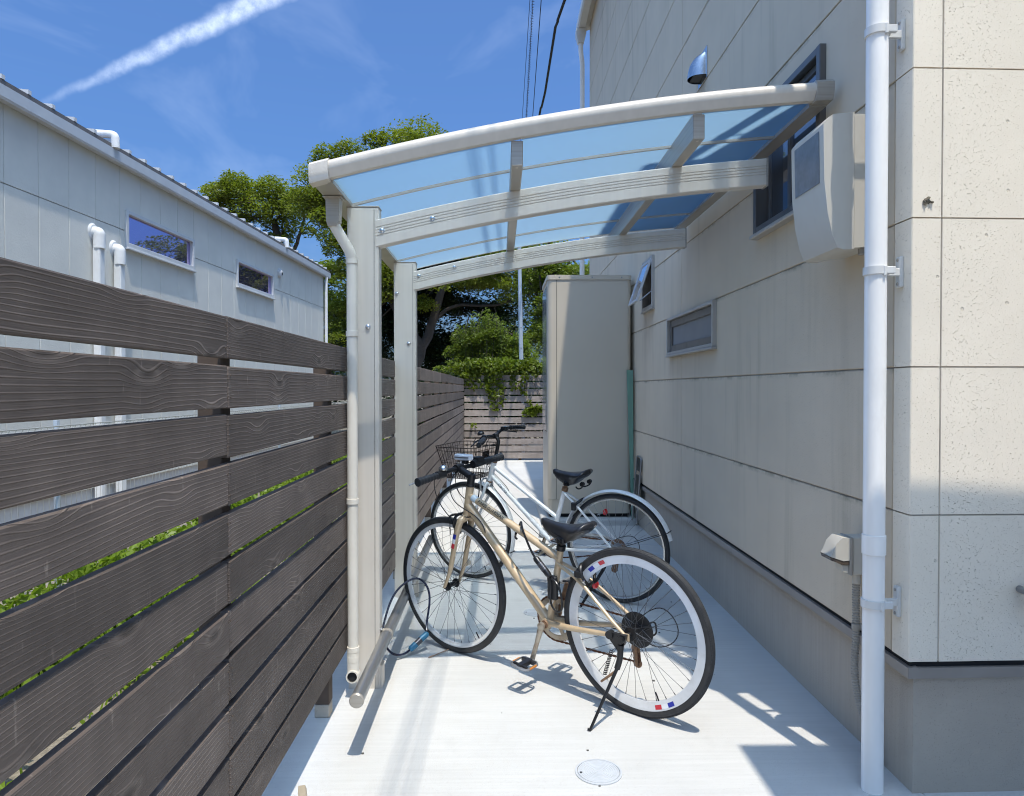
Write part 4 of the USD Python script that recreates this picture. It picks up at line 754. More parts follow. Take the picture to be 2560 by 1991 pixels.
def soft(name, col): plain(name, col, 0.35, vary=0.1)
soft('lock_blue', (0.03, 0.16, 0.27)); plain('lock_cable', (0.012, 0.014, 0.035), 0.25, vary=0.2); plain('lock_dial', (0.10, 0.10, 0.11), 0.3, 0.6, vary=0.2)
lk = thing('cable_lock', 'blue combination lock on a black cable looped round the wheel stop tube', 'bicycle lock', (-0.47, 3.5, 0))
A_, B_ = np.array([-0.452, 3.545, 0.035]), np.array([-0.385, 3.60, 0.085])
pts = [B_+[0.005, 0.003, 0.02], (-0.375, 3.66, 0.20), (-0.39, 3.70, 0.31), (-0.44, 3.72, 0.345), (-0.50, 3.70, 0.33), (-0.555, 3.64, 0.28), (-0.585, 3.55, 0.19), (-0.58, 3.47, 0.10), (-0.54, 3.46, 0.045), (-0.49, 3.50, 0.022), A_-[0.004, 0.004, 0.003]]
m = MB(); m.tube(spline(pts, 70), 0.0056, 10); part(lk, 'cable', m, 'lock_cable')
dd = (B_-A_)/np.linalg.norm(B_-A_)
m = MB(); m.tube([A_-dd*0.012, A_-dd*0.004, A_+dd*0.03], [0.011, 0.016, 0.0165], 14); m.tube([B_-dd*0.035, B_+dd*0.004, B_+dd*0.014], [0.0165, 0.016, 0.010], 14); bd = part(lk, 'body', m, 'lock_blue')
L_ = np.linalg.norm(B_-A_)
for k in range(4):
    m = MB(); t0 = 0.031+k*(L_-0.067)/4; m.tube([A_+dd*(t0+0.0008), A_+dd*(t0+(L_-0.067)/4-0.0008)], 0.0158, 16); part(lk, 'dial', m, 'lock_dial')

# ------------------------------------------------------------------ pole and overhead cables
pl = thing('steel_pole', 'slim pale steel pole standing behind the back fence', 'pole', (0.42, 13.65, 0))
m = MB(); m.tube([(0.44, 13.62, -0.05), (0.41, 13.62, 2.2), (0.375, 13.62, 4.25)], [0.047, 0.041, 0.034], 16); part(pl, 'shaft', m, 'galvanised')
for z in (2.15, 2.55, 3.2, 3.8): m = MB(); m.lathe([(0, 0.004), (0.008, 0.004), (0.008, 0)], (0.41, 13.578, z), (0, -1, 0), 8); part(pl, 'step_hole', m, 'dark_inside')
def cable(lab, pts, r, wind=None):
    P = np.asarray(pts, float)
    m = MB()
    if wind is None: m.tube(P, r, 6)
    else:
        S = spline(P, 2200)
        L = np.r_[0, np.cumsum(np.linalg.norm(np.diff(S, axis=0), axis=1))]
        m.tube(P, r, 5)
        for ph in (0,):
            a = L*2*math.pi/wind+ph; m.tube(S+0.022*np.stack([np.cos(a), 0*a, np.sin(a)], 1), 0.0026, 3, caps=False)
    return solo('overhead_cable', m, 'cable_black', lab, 'cable')
CZ = 6.46
cable('thick black sagging overhead cable, nearest the house roof', [(3.2, -0.5, CZ+1.3), (2.2, 2.5, CZ+0.7), (1.25, 6.0, CZ+0.2), (0.80, 9.7, CZ), (0.803, 9.75, CZ), (0.785, 9.9, CZ+0.01), (0.775, 12.0, CZ-0.02), (0.755, 12.7, CZ+0.0), (0.745, 12.75, CZ+0.02), (0.71, 16, CZ+0.05), (0.5, 38, CZ+0.9)], 0.020)
cable('thin overhead cable between the wound cable and the thick one', [(0.37, -16, CZ+0.6), (0.37, 0, CZ), (0.54, 9.1, CZ), (0.61, 12.9, CZ), (0.67, 16, CZ+0.05), (1.1, 38, CZ+0.9)], 0.006)
cable('overhead cable with a wire wound round it', [(0.25, -16, CZ+0.7), (0.29, 0, CZ), (0.432, 9.1, CZ), (0.493, 12.9, CZ), (0.545, 16, CZ+0.05), (0.9, 38, CZ+0.9)], 0.004, wind=0.07)
cable('thinnest overhead cable, left of the wound cable', [(0.30, -16, CZ+0.6), (0.33, 0, CZ), (0.393, 9.1, CZ), (0.419, 12.9, CZ), (0.44, 16, CZ+0.05), (0.6, 38, CZ+0.9)], 0.004)
# ------------------------------------------------------------------ bicycles
plain('bike_beige', (0.53, 0.395, 0.245), 0.32, 0.1, vary=0.05, scale=8, dirt=0.25, dirtcol=(0.28, 0.19, 0.11), dscale=14, coat=0.4)
plain('bike_white', (0.82, 0.80, 0.76), 0.28, vary=0.04, scale=8, dirt=0.25, dirtcol=(0.5, 0.45, 0.38), dscale=12, coat=0.4)
plain('tyre_rubber', (0.020, 0.020, 0.021), 0.62, vary=0.3, scale=20, bump=0.0006, bscale=220, dirt=0.35, dirtcol=(0.09, 0.085, 0.08), dscale=14)
plain('tyre_tread', (0.026, 0.026, 0.027), 0.7, vary=0.3, scale=20, bump=0.0008, bscale=260, dirt=0.6, dirtcol=(0.07, 0.066, 0.06), dscale=10)
plain('rim_white', (0.66, 0.655, 0.645), 0.38, vary=0.05, scale=12, dirt=0.35, dirtcol=(0.42, 0.39, 0.35), dscale=16)
plain('rim_alloy', (0.60, 0.60, 0.59), 0.25, 0.8, vary=0.06, scale=12)
plain('spoke_steel', (0.10, 0.10, 0.10), 0.35, 0.8, vary=0.2)
plain('spoke_bright', (0.40, 0.40, 0.40), 0.3, 0.9, vary=0.2)
plain('rusty', (0.26, 0.15, 0.085), 0.6, 0.35, vary=0.35, scale=60, dirt=0.6, dirtcol=(0.10, 0.045, 0.02), dscale=30)
plain('chain_rust', (0.115, 0.045, 0.022), 0.6, 0.4, vary=0.4, scale=120)
plain('crank_alloy', (0.42, 0.37, 0.30), 0.35, 0.7, vary=0.15, dirt=0.8, dirtcol=(0.20, 0.10, 0.05), dscale=22)
plain('black_metal', (0.016, 0.016, 0.017), 0.35, 0.3, vary=0.3)
plain('saddle_vinyl', (0.014, 0.014, 0.016), 0.34, vary=0.15, bump=0.0002, bscale=500)
plain('grip_rubber', (0.017, 0.018, 0.020), 0.5, vary=0.2, bump=0.0004, bscale=300)
plain('lamp_white', (0.72, 0.73, 0.76), 0.28, vary=0.03)
plain('decal_red', (0.55, 0.03, 0.045), 0.4, vary=0.05); plain('decal_blue', (0.02, 0.03, 0.30), 0.4, vary=0.05); plain('decal_white', (0.75, 0.75, 0.75), 0.4, vary=0.03)
plain('decal_black', (0.012, 0.011, 0.011), 0.4, vary=0.1)
plain('reflector_red', (0.62, 0.015, 0.02), 0.12, vary=0.15, scale=120, bump=0.0008, bscale=180, coat=0.8)
plain('reflector_amber', (0.50, 0.19, 0.04), 0.2, vary=0.1, scale=120)
plain('basket_wire', (0.030, 0.020, 0.016), 0.5, 0.3, vary=0.4, scale=40)
plain('sticker_pale', (0.45, 0.53, 0.58), 0.3, vary=0.05)

def bike_matrix(rx, ry, ang, lean):
    h = np.array([math.cos(ang), math.sin(ang), 0]); l = np.array([-math.sin(ang), math.cos(ang), 0]); z = np.array([0, 0, 1.0])
    u = math.cos(lean)*z+math.sin(lean)*l; s = math.cos(lean)*l-math.sin(lean)*z
    M = np.eye(4); M[:3, 0] = h; M[:3, 1] = s; M[:3, 2] = u; M[:3, 3] = (rx, ry, 0); return M
def ring(cx, cz, r, y=0.0, n=48, a0=0.0, a1=2*math.pi):
    a = np.linspace(a0, a1, n, endpoint=abs(a1-a0) < 6.28); return np.stack([cx+r*np.cos(a), np.full(n, y), cz+r*np.sin(a)], 1)
def wheel(bike, cx, R, tr, rim, spoke, depth, rimw, steer=0.0, flange=(0.032, -0.032), fr=0.024, nsp=36, valve=0.0, hubm='black_metal', tread=True, spr=0.0011):
    """tyre, rim, spokes and hub; the wheel turns about y through (cx, 0, R)"""
    W = sub(bike, 'wheel'); cs, sn = math.cos(steer), math.sin(steer)
    def put(name, m, mat, smooth=40, parent=W):
        v, f = m.out(); d = v-np.array([cx, 0, R]); v = np.stack([cx+d[:, 0]*cs-d[:, 1]*sn, d[:, 0]*sn+d[:, 1]*cs, R+d[:, 2]], 1); return part(parent, name, (v, f), mat, smooth)
    c = (cx, 0, R); rc = R-tr
    m = MB(); ang = np.linspace(math.radians(42), math.radians(318), 20); m.lathe([(rc-tr*math.cos(a)*-1 if False else rc+tr*math.cos(a), tr*math.sin(a)) for a in ang], c, (0, 1, 0), 96)
    put('tyre', m, 'tyre_rubber', 60)
    m = MB()                                           # tread: rows of small blocks on the crown
    nb_ = 120
    a_ = np.linspace(math.radians(-47), math.radians(47), 9)
    m.lathe([(rc+(tr+0.0009)*math.cos(a), (tr+0.0009)*math.sin(a)) for a in a_], c, (0, 1, 0), 96)
    if tread:
        for row, off in ((0.0, 0.0), (0.0075, 0.5), (-0.0075, 0.5), (0.0125, 0.0), (-0.0125, 0.0)):
            for k in range(nb_):
                t = 2*math.pi*(k+off)/nb_; rr2 = rc+math.sqrt(tr**2-row**2)+0.0008; e = np.array([math.cos(t), 0, math.sin(t)]); tg = np.array([-math.sin(t), 0, math.cos(t)])
                nn = e*math.sqrt(tr**2-row**2)/tr+np.array([0, row/tr, 0]); ss = np.cross(tg, nn)
                m.obb(np.array(c)+e*rr2+np.array([0, row, 0]), [tg, ss, nn], (0.0068, 0.0026, 0.0013))
    put('tread', m, 'tyre_tread', 60 if not tread else False)
    ro = R-2*tr+0.009; ri = ro-depth
    m = MB(); m.lathe([(ro+0.001, rimw), (ro-0.010, rimw+0.0006), (ri+depth*0.25, rimw*0.55), (ri, 0.0045), (ri, -0.0045), (ri+depth*0.25, -rimw*0.55), (ro-0.010, -rimw-0.0006), (ro+0.001, -rimw), (ro-0.004, -rimw+0.002), (ro-0.006, 0), (ro-0.004, rimw-0.002)], c, (0, 1, 0), 96, closed=True)
    rm = put('rim', m, rim, 25)
    m = MB(); t = valve; e = np.array([math.cos(t), 0, math.sin(t)]); p = np.array(c); m.tube([p+e*(ri+0.002), p+e*(ri-0.02), p+e*(ri-0.036)], [0.003, 0.0034, 0.0026], 8); put('valve', m, 'black_metal', parent=rm)
    m = MB()
    for k in range(nsp):
        side = flange[k % 2]; q = (k//2)*4*math.pi/nsp; twist = (0.95 if (k//2) % 2 else -0.95)
        t0 = q+twist; t1 = 2*math.pi*k/nsp
        m.tube([(cx+fr*math.cos(t0), side, R+fr*math.sin(t0)), (cx+(ri+0.003)*math.cos(t1), 0, R+(ri+0.003)*math.sin(t1))], spr, 4, caps=False)
        e = np.array([math.cos(t1), 0, math.sin(t1)]); d = np.array([cx+fr*math.cos(t0), side, R+fr*math.sin(t0)])-np.array([cx+ri*math.cos(t1), 0, R+ri*math.sin(t1)]); d /= np.linalg.norm(d)
        b = np.array([cx+ri*math.cos(t1), 0, R+ri*math.sin(t1)]); m.tube([b, b+d*0.012], 0.0019, 5)
    put('spokes', m, spoke, False)
    m = MB(); a, b = max(flange), min(flange)
    m.lathe([(0.0, a+0.022), (0.008, a+0.022), (0.010, a+0.006), (fr+0.004, a+0.003), (fr+0.004, a-0.002), (0.013, a-0.006), (0.0115, 0), (0.013, b+0.006), (fr+0.004, b+0.002), (fr+0.004, b-0.003), (0.010, b-0.006), (0.008, b-0.022), (0, b-0.022)], c, (0, 1, 0), 24)
    put('hub', m, hubm, 35); return W
def tubes(lst, sides=14):
    m = MB()
    for p, r in lst: m.tube(p, r, sides)
    return m
def saddle(bike, nose, rear, zt, halfw, drop, clamp, name='saddle'):
    st = np.linspace(0, 1, 22); P = []
    for t in st:
        x = nose+(rear-nose)*t; w = halfw*(0.24+0.76*(1/(1+math.exp(-(t-0.60)*9.5)))); 
        endk = min(1.0, math.sqrt(max(0.0, 1-((0.10-t)/0.10)**2)) if t < 0.10 else (math.sqrt(max(0.0, 1-((t-0.86)/0.14)**2)) if t > 0.86 else 1.0)); w *= max(0.10, endk)
        top = zt+0.012*(t-0.45)**2*4-0.010*math.sin(t*math.pi)+(0.012*(t > 0.8)*(t-0.8)/0.2)-0.012*(1-endk)
        low = top-(0.035+drop*math.sin(min(1, t/0.8)*math.pi)**0.8*0.55+0.016*t)*max(0.25, endk)
        ring_ = []
        for k in range(20):
            a = 2*math.pi*k/20; cy = math.cos(a); sz = math.sin(a); y = w*np.sign(cy)*abs(cy)**0.62
            if sz >= 0: z = top-0.018*(1-abs(sz)**0.7)-0.010*(abs(y)/max(w, 1e-4))**3
            else: z = (top-0.018)+(low-(top-0.018))*abs(sz)**0.75; y *= 1-0.28*abs(sz)
            ring_.append((x, y, z))
        P.append(ring_)
    m = MB(); m.loft(np.array(P)); S = part(bike, name, m, 'saddle_vinyl', True)
    m = MB()
    for s in (-1, 1): m.tube(fillet([(nose+(rear-nose)*0.2, 0.012*s, zt-0.045), (nose+(rear-nose)*0.36, 0.022*s, zt-0.062), (nose+(rear-nose)*0.66, 0.022*s, zt-0.062), (nose+(rear-nose)*0.86, 0.04*s, zt-0.03)], 0.02), 0.0035, 8)
    part(S, 'rails', m, 'black_metal'); cx, cz = clamp
    m = MB(); m.box(cx-0.022, cx+0.022, -0.03, 0.03, cz-0.016, cz+0.016, 0.006); m.tube([(cx, -0.036, cz), (cx, 0.036, cz)], 0.008, 10); part(S, 'clamp', m, 'black_metal'); return S
def chain(bike, c0, r0, c1, r1, y0, y1, mat='chain_rust', sag=0.0, jockeys=None):
    n = 150; a0, b0 = np.array([c0[0], c0[1]]), np.array([c1[0], c1[1]])
    def side(up):
        p = a0+np.array([0, r0*up]); q = b0+np.array([0, r1*up]); t = np.linspace(0, 1, 56)[:, None]; L = p+(q-p)*t; L[:, 1] -= sag*np.sin(np.pi*t[:, 0])*(1 if up < 0 else 0.25); return L
    if jockeys is None: low = side(-1)[::-1]
    else:
        (j1, j2) = jockeys; t = np.linspace(0, 1, 18)[:, None]
        low = np.vstack([b0+np.array([0.0, -r1])+(np.array(j1)-b0-np.array([0, -r1]))*t, np.array(j1)+(np.array(j2)-np.array(j1))*t, np.array(j2)+(a0+np.array([0, -r0])-np.array(j2))*np.linspace(0, 1, 50)[:, None]])
    th = np.linspace(-math.pi/2, -3*math.pi/2, 22); arc0 = a0+r0*np.stack([-np.cos(th), np.sin(th)], 1); arc0 = a0+r0*np.stack([np.cos(th+math.pi), -np.sin(th+math.pi)*-1], 1) if False else a0+r0*np.stack([np.cos(np.linspace(-math.pi/2, math.pi/2, 22)), np.sin(np.linspace(-math.pi/2, math.pi/2, 22))], 1)
    th = np.linspace(math.pi/2, 3*math.pi/2, 16); arc1 = b0+r1*np.stack([np.cos(th), np.sin(th)], 1)
    path = np.vstack([arc0, side(1), arc1 if jockeys is None else arc1[:10], low])
    d = np.r_[0, np.cumsum(np.linalg.norm(np.diff(path, axis=0), axis=1))]; k = int(d[-1]/0.0127); s = np.linspace(0, d[-1], k)
    X = np.interp(s, d, path[:, 0]); Z = np.interp(s, d, path[:, 1]); m = MB()
    for i in range(k-1):
        p, q = np.array([X[i], 0, Z[i]]), np.array([X[i+1], 0, Z[i+1]]); t = q-p; L = np.linalg.norm(t)
        if L < 1e-5: continue
        t /= L; f = (p[0]-b0[0])/(a0[0]-b0[0]); y = y1+(y0-y1)*min(1, max(0, f)); nrm = np.array([-t[2], 0, t[0]]); w = 0.0038 if i % 2 else 0.0026
        m.obb((p+q)/2+np.array([0, y, 0]), [t, [0, 1, 0], nrm], (L*0.62, w, 0.0042 if i % 2 else 0.0034), 0.001)
    return part(bike, 'chain', m, mat, False)
def decal(parent, name, cx, R, ang, r0, r1, y, span, mat, n=6):
    """a sticker lying on the flank of a rim"""
    a = np.linspace(ang-span/2, ang+span/2, n); m = MB()
    P = np.array([[(cx+r*math.cos(t), y(r), R+r*math.sin(t)) for r in (r0, (r0+r1)/2, r1)] for t in a]); m.grid(P); return part(parent, name, m, mat, False)
def tube_text(parent, text, p0, p1, rad, height, start, mat, side, bold=True, slant=0.0, phi0=0.0):
    """lettering wrapped round a tube that runs p0 > p1; side = direction the letters face"""
    tm = meshkit.text_mesh(text, height, 0.0006, bold); v = np.array(tm.vertices); p0, p1 = np.asarray(p0, float), np.asarray(p1, float); t = (p1-p0)/np.linalg.norm(p1-p0)
    w = np.asarray(side, float); w = w-t*(w@t); w /= np.linalg.norm(w); u = np.cross(w, t)          # u: the letters' up
    ph = (v[:, 1]-height/2)/rad+phi0; r = rad+0.0003+v[:, 2]; x = start+v[:, 0]+slant*v[:, 1]
    q = p0+np.outer(x, t)+(np.cos(ph)*r)[:, None]*w+(np.sin(ph)*r)[:, None]*u
    return part(parent, 'lettering', (q, tm.faces), mat, False)
def pedal(bike, p, ang, side, amber=True):
    """platform pedal: body, cage, amber reflectors; p is the inner end of its axle, side +1 left"""
    c = np.array([p[0], p[1]+side*0.055, p[2]]); ca, sa = math.cos(ang), math.sin(ang); ax = np.array([[ca, 0, sa], [0, 1, 0], [-sa, 0, ca]])
    m = MB(); m.tube([p, c+[0, side*0.045, 0]], 0.008, 10); m.obb(c, ax, (0.014, 0.042, 0.011), 0.003)
    for e in (-1, 1): m.obb(c+ax[1]*e*0.030, ax, (0.040, 0.006, 0.009), 0.002)
    P = part(bike, 'pedal', m, 'black_plastic')
    loop = [c+ax[0]*a*0.046+ax[1]*b*0.046 for a, b in ((-1, -0.75), (-0.75, -1), (0.75, -1), (1, -0.75), (1, 0.75), (0.75, 1), (-0.75, 1), (-1, 0.75))]
    m = MB(); m.tube(loop, 0.0042, 6, closed=True, flat=2.0); part(P, 'cage', m, 'grey_metal')
    for e in (-1, 1):
        m = MB(); m.obb(c+ax[0]*e*0.0495, ax, (0.003, 0.024, 0.0055), 0.002); part(P, 'reflector', m, 'reflector_amber', False)
    return P
def grip(bike, a, b, r=0.0165, name='grip', flare=0.0):
    a, b = np.asarray(a, float), np.asarray(b, float); t = np.linspace(0, 1, 22); m = MB(); m.tube(a+(b-a)*t[:, None], r*(1+0.05*np.sign(np.sin(t*40)))+flare*t**2, 14); return part(bike, name, m, 'grip_rubber')
def cable_line(bike, pts, r=0.0024, name='brake_cable', mat='black_plastic', n=30): m = MB(); m.tube(spline(pts, n), r, 6); return part(bike, name, m, mat)

# ---------------- the beige hybrid bicycle in front
B = thing('bicycle', 'beige flat bar bicycle with a deep white rear rim, nearest the camera', 'bicycle', mat4=bike_matrix(0.570, 2.885, 2.417, 0.06), group=None)
R1, XF = 0.352, 1.074
W = wheel(B, 0.0, R1, 0.0175, 'rim_white', 'spoke_steel', 0.042, 0.0115, flange=(0.030, -0.020), valve=math.radians(-112))
rimn = Node(W.path+'/rim', W.inv); ro = R1-0.035+0.009
yr = lambda r: 0.0121-0.0058*max(0.0, (ro-0.010-r)/0.0215)+0.0006
for base, order in ((math.radians(56), (1, 0, -1)), (math.radians(-117), (1, 0, -1))):
    for k, mt in zip(order, ('decal_red', 'decal_white', 'decal_blue')):
        decal(rimn, 'sticker', 0.0, R1, base+k*0.105, ro-0.0285, ro-0.0115, yr, 0.10, mt)
wheel(B, XF, R1, 0.0175, 'rim_white', 'spoke_steel', 0.024, 0.0112, steer=0.045, valve=math.radians(-125), fr=0.019, tread=False)
BB = np.array([0.443, 0, 0.296]); ST = np.array([0.3635, 0, 0.652]); HT, HB = np.array([0.911, 0, 0.880]), np.array([0.944, 0, 0.728])
hd = (HB-HT)/np.linalg.norm(HB-HT)
fr_ = [([HT, HB], 0.0205), ([HT+hd*0.048, ST+(BB-ST)*0.14], 0.0175), ([HT+hd*0.100, BB+np.array([0.012, 0, 0.012])], 0.0225), ([ST, BB], 0.0160)]
m = tubes(fr_); m.tube([BB+[0, -0.036, 0], BB+[0, 0.036, 0]], 0.0235, 18); m.lathe([(0.0205, -0.004), (0.0235, -0.003), (0.0235, 0.006), (0.0205, 0.008)], HB, hd, 18)
for s in (-1, 1):
    m.tube(fillet([ST+(BB-ST)*0.20+[0, 0.012*s, 0], (0.25, 0.032*s, 0.534), (0.046, 0.062*s, 0.385), (0.0, 0.064*s, R1)], 0.05), [0.0082]*7+[0.0072], 10)
    m.tube(fillet([BB+[-0.012, 0.022*s, 0.004], (0.30, 0.036*s, 0.310), (0.10, 0.058*s, 0.338), (0.01, 0.064*s, R1)], 0.08), np.linspace(0.0145, 0.0085, 14), 10)
    m.box(-0.016, 0.03, 0.064*s-0.0025, 0.064*s+0.0025, R1-0.018, R1+0.014, 0.002)
m.tube([(0.25, -0.032, 0.534), (0.25, 0.032, 0.534)], 0.007, 8)
F = part(B, 'frame', m, 'bike_beige', smooth=50)
tt0, tt1 = fr_[1][0]
tube_text(F, 'PARIS GUARDIAN', tt0, tt1, 0.0175, 0.0145, 0.075, 'decal_black', (0.1, 0.8, 0.6), phi0=0.05)
m = MB(); m.tube([HT+hd*0.048+(tt1-tt0)*0.045, HT+hd*0.048+(tt1-tt0)*0.10], 0.0178, 16); part(F, 'sticker', m, 'sticker_pale', label='pale registration sticker at the front of the top tube')
# oval sticker on the seat tube
def oval(parent, c, t, side, rad, a, b, mat, inner=0.0):
    t = np.asarray(t, float); t /= np.linalg.norm(t); w = np.asarray(side, float); w = w-t*(w@t); w /= np.linalg.norm(w); u = np.cross(w, t); m = MB(); n = 24
    P = np.array([[(c+t*a*k*math.sin(x)+math.cos(b*k*math.cos(x)/rad)*(rad+0.0006)*w+math.sin(b*k*math.cos(x)/rad)*(rad+0.0006)*u) for k in (inner, (1+inner)/2, 1.0)] for x in np.linspace(0, 2*math.pi, n)]); m.grid(P); return part(parent, 'sticker', m, mat, False)
sc = ST+(BB-ST)*0.70; oval(F, sc, BB-ST, (0.3, 1, 0), 0.016, 0.021, 0.017, 'decal_white', 0.0)
oval(F, sc+[0, 0.0002, 0], BB-ST, (0.3, 1, 0), 0.0162, 0.016, 0.0125, 'bike_beige', 0.72)
tube_text(F, 'Bspec', sc-(BB-ST)/np.linalg.norm(BB-ST)*0.004, sc+np.array([0.012, 0, 0]), 0.0166, 0.0001, 0, 'decal_black', (0.3, 1, 0)) if False else None
# water-bottle bosses under the down tube
dt0, dt1 = fr_[2][0]
for f in (0.45, 0.60):
    p = dt0+(dt1-dt0)*f; m = MB(); d = np.array([0.75, 0, 0.6]); d -= (dt1-dt0)*((d@(dt1-dt0))/((dt1-dt0)@(dt1-dt0))); d = -d/np.linalg.norm(d); d = -d if d[2] < 0 else d; m.lathe([(0.005, 0.0), (0.005, 0.005), (0, 0.006)], p+d*0.0222, d, 8); part(F, 'boss', m, 'rusty')
# fork
m = MB(); cr = HB+hd*0.016
m.tube([HB+hd*0.004, cr], 0.021, 16)
for s in (-1, 1): m.tube(fillet([cr+[0, 0.010*s, 0.004], cr+[0.004, 0.040*s, -0.004], cr+[0.022, 0.048*s, -0.06], (1.030, 0.050*s, 0.44), (XF, 0.052*s, R1)], 0.035, 6), np.r_[np.linspace(0.0185, 0.0165, 9), np.linspace(0.016, 0.0085, 11)], 12)
FK = part(B, 'fork', m, 'bike_beige', smooth=50)
for k, mt in enumerate(('decal_blue', 'decal_white', 'decal_red')):
    p = cr+np.array([0.022, 0.048, -0.06])+(np.array([1.030, 0.050, 0.44])-cr-np.array([0.022, 0.048, -0.06]))*(0.05+0.115*k); q = p+(np.array([1.030, 0.050, 0.44])-p)*0.13*(1+0.12*k)
    t = (q-p)/np.linalg.norm(q-p); w = np.array([0.1, 1, 0]); w -= t*(w@t); w /= np.linalg.norm(w); u = np.cross(w, t)
    P = np.array([[pp+(math.cos(a)*w+math.sin(a)*u)*0.0168 for a in np.linspace(-0.75, 0.75, 7)] for pp in (p, q)]); m = MB(); m.grid(P); part(FK, 'sticker', m, mt, False)
m = MB(); m.lathe([(0.0232, -0.004), (0.025, 0.0), (0.0232, 0.004)], HB+hd*0.001, hd, 18); m.lathe([(0.0215, -0.012), (0.023, -0.010), (0.023, 0.0), (0.0205, 0.002)], HT, hd, 18); part(B, 'headset', m, 'black_metal')
m = MB(); m.lathe([(0, -0.004), (0.012, -0.004), (0.015, 0.004), (0.0, 0.006)], (XF-0.052, -0.075, 0.46), (0, 1, 0), 10) if False else m.tube([(1.030, -0.062, 0.455), (1.030, -0.088, 0.455)], 0.016, 12); part(FK, 'lamp_boss', m, 'cabinet')
# stem, bars, grips
SM = HT-hd*0.045; SC = np.array([0.985, 0.0, 0.962])
m = MB(); m.tube([HT+hd*0.004, SM, SM-hd*0.016], 0.0195, 18); m.tube([SM-hd*0.002, SC], [0.0195, 0.0165], 16); m.tube([SC+[0, -0.024, 0], SC+[0, 0.024, 0]], 0.0215, 18); part(B, 'stem', m, 'black_metal')
GL, GR = np.array([0.978, 0.285, 0.937]), np.array([0.950, -0.285, 0.985])
bar = [GR+(SC-GR)*0.02, GR+(SC-GR)*0.45+[0.003, 0, 0.0], SC+[0.0, -0.045, 0], SC, SC+[0.0, 0.045, 0], GL+(SC-GL)*0.45+[0.003, 0, 0], GL+(SC-GL)*0.02]
m = MB(); m.tube(spline(bar, 40), 0.0118, 12); part(B, 'handlebar', m, 'black_metal')
grip(B, GL+(SC-GL)*0.46, GL, 0.0165, flare=0.004); grip(B, GR+(SC-GR)*0.46, GR, 0.0165, flare=0.004)
# brake levers
for s, G in ((1, GL), (-1, GR)):
    p = G+(SC-G)*0.52; m = MB(); m.hull([p+np.array([x, s*y, z]) for x in (0.006, 0.034) for y in (-0.02, 0.014) for z in (-0.018, 0.008)]); lv = part(B, 'brake_lever', m, 'black_metal')
    m = MB(); m.tube(spline([p+[0.034, 0, -0.006], p+[0.054, s*0.03, -0.014], p+[0.058, s*0.08, -0.022], p+[0.060, s*0.145, -0.032]], 14), np.linspace(0.0055, 0.004, 14), 8); part(lv, 'blade', m, 'black_metal' if s < 0 else 'rim_alloy')
pL = GL+(SC-GL)*0.60
m = MB(); m.lathe([(0, 0.026), (0.012, 0.0245), (0.020, 0.018), (0.0235, 0.008), (0.0235, 0.0), (0, 0)], pL+[-0.004, 0, 0.017], (0.05, 0, 1), 20); bl = part(B, 'bell', m, 'steel', smooth=True)
m = MB(); m.lathe([(0.0125, -0.01), (0.0175, -0.009), (0.0175, 0.009), (0.0125, 0.01)], pL, (0, 1, 0.1), 14); m.box(pL[0]-0.010, pL[0]+0.010, pL[1]-0.01, pL[1]+0.01, pL[2]+0.012, pL[2]+0.018); part(bl, 'clamp', m, 'black_plastic')
m = MB(); m.tube([pL+[0, -0.01, 0.0], pL+[0, 0.04, -0.003]], 0.020, 14); part(B, 'shifter', m, 'black_plastic')
pR = GR+(SC-GR)*0.55; m = MB(); m.tube([pR+[0, 0.045, -0.002], pR+[0, -0.03, 0.004]], 0.021, 14); m.hull([pR+np.array([x, y, z]) for x in (-0.02, 0.022) for y in (-0.02, 0.022) for z in (0.012, 0.032)]); part(B, 'shifter', m, 'black_plastic')
# white lamp on the bar
lc = SC+np.array([0.028, -0.065, 0.046])
m = MB(); m.obb(lc, np.array([[0.995, 0.09, 0.0], [-0.09, 0.995, 0], [0, 0, 1]]), (0.052, 0.017, 0.015), 0.005); lp = part(B, 'front_lamp', m, 'lamp_white', smooth=30)
m = MB(); m.obb(lc+[0, 0.0172, 0.0], np.array([[0.995, 0.09, 0.0], [-0.09, 0.995, 0], [0, 0, 1]]), (0.044, 0.0008, 0.003)); part(lp, 'groove', m, 'grey_metal', False)
m = MB(); m.box(lc[0]-0.024, lc[0]+0.006, lc[1]-0.012, lc[1]+0.012, lc[2]-0.034, lc[2]-0.014, 0.003); part(lp, 'mount', m, 'black_plastic')
tm_ = meshkit.text_mesh('OWL', 0.007, 0.0004, True) if False else None
cable_line(B, [GL+(SC-GL)*0.55+[0.034, 0, 0], (1.06, 0.10, 0.86), (1.055, 0.055, 0.76), (1.035, 0.03, 0.715)])
cable_line(B, [GR+(SC-GR)*0.55+[0.034, 0, 0], (1.075, -0.06, 0.90), (1.02, -0.045, 0.81), (0.93, -0.03, 0.80), (0.86, -0.02, 0.80)])
cable_line(B, [pR+[0.02, 0.02, 0], (1.07, -0.02, 0.88), (1.0, 0.028, 0.80), (0.90, 0.026, 0.755), (0.80, 0.024, 0.665)])
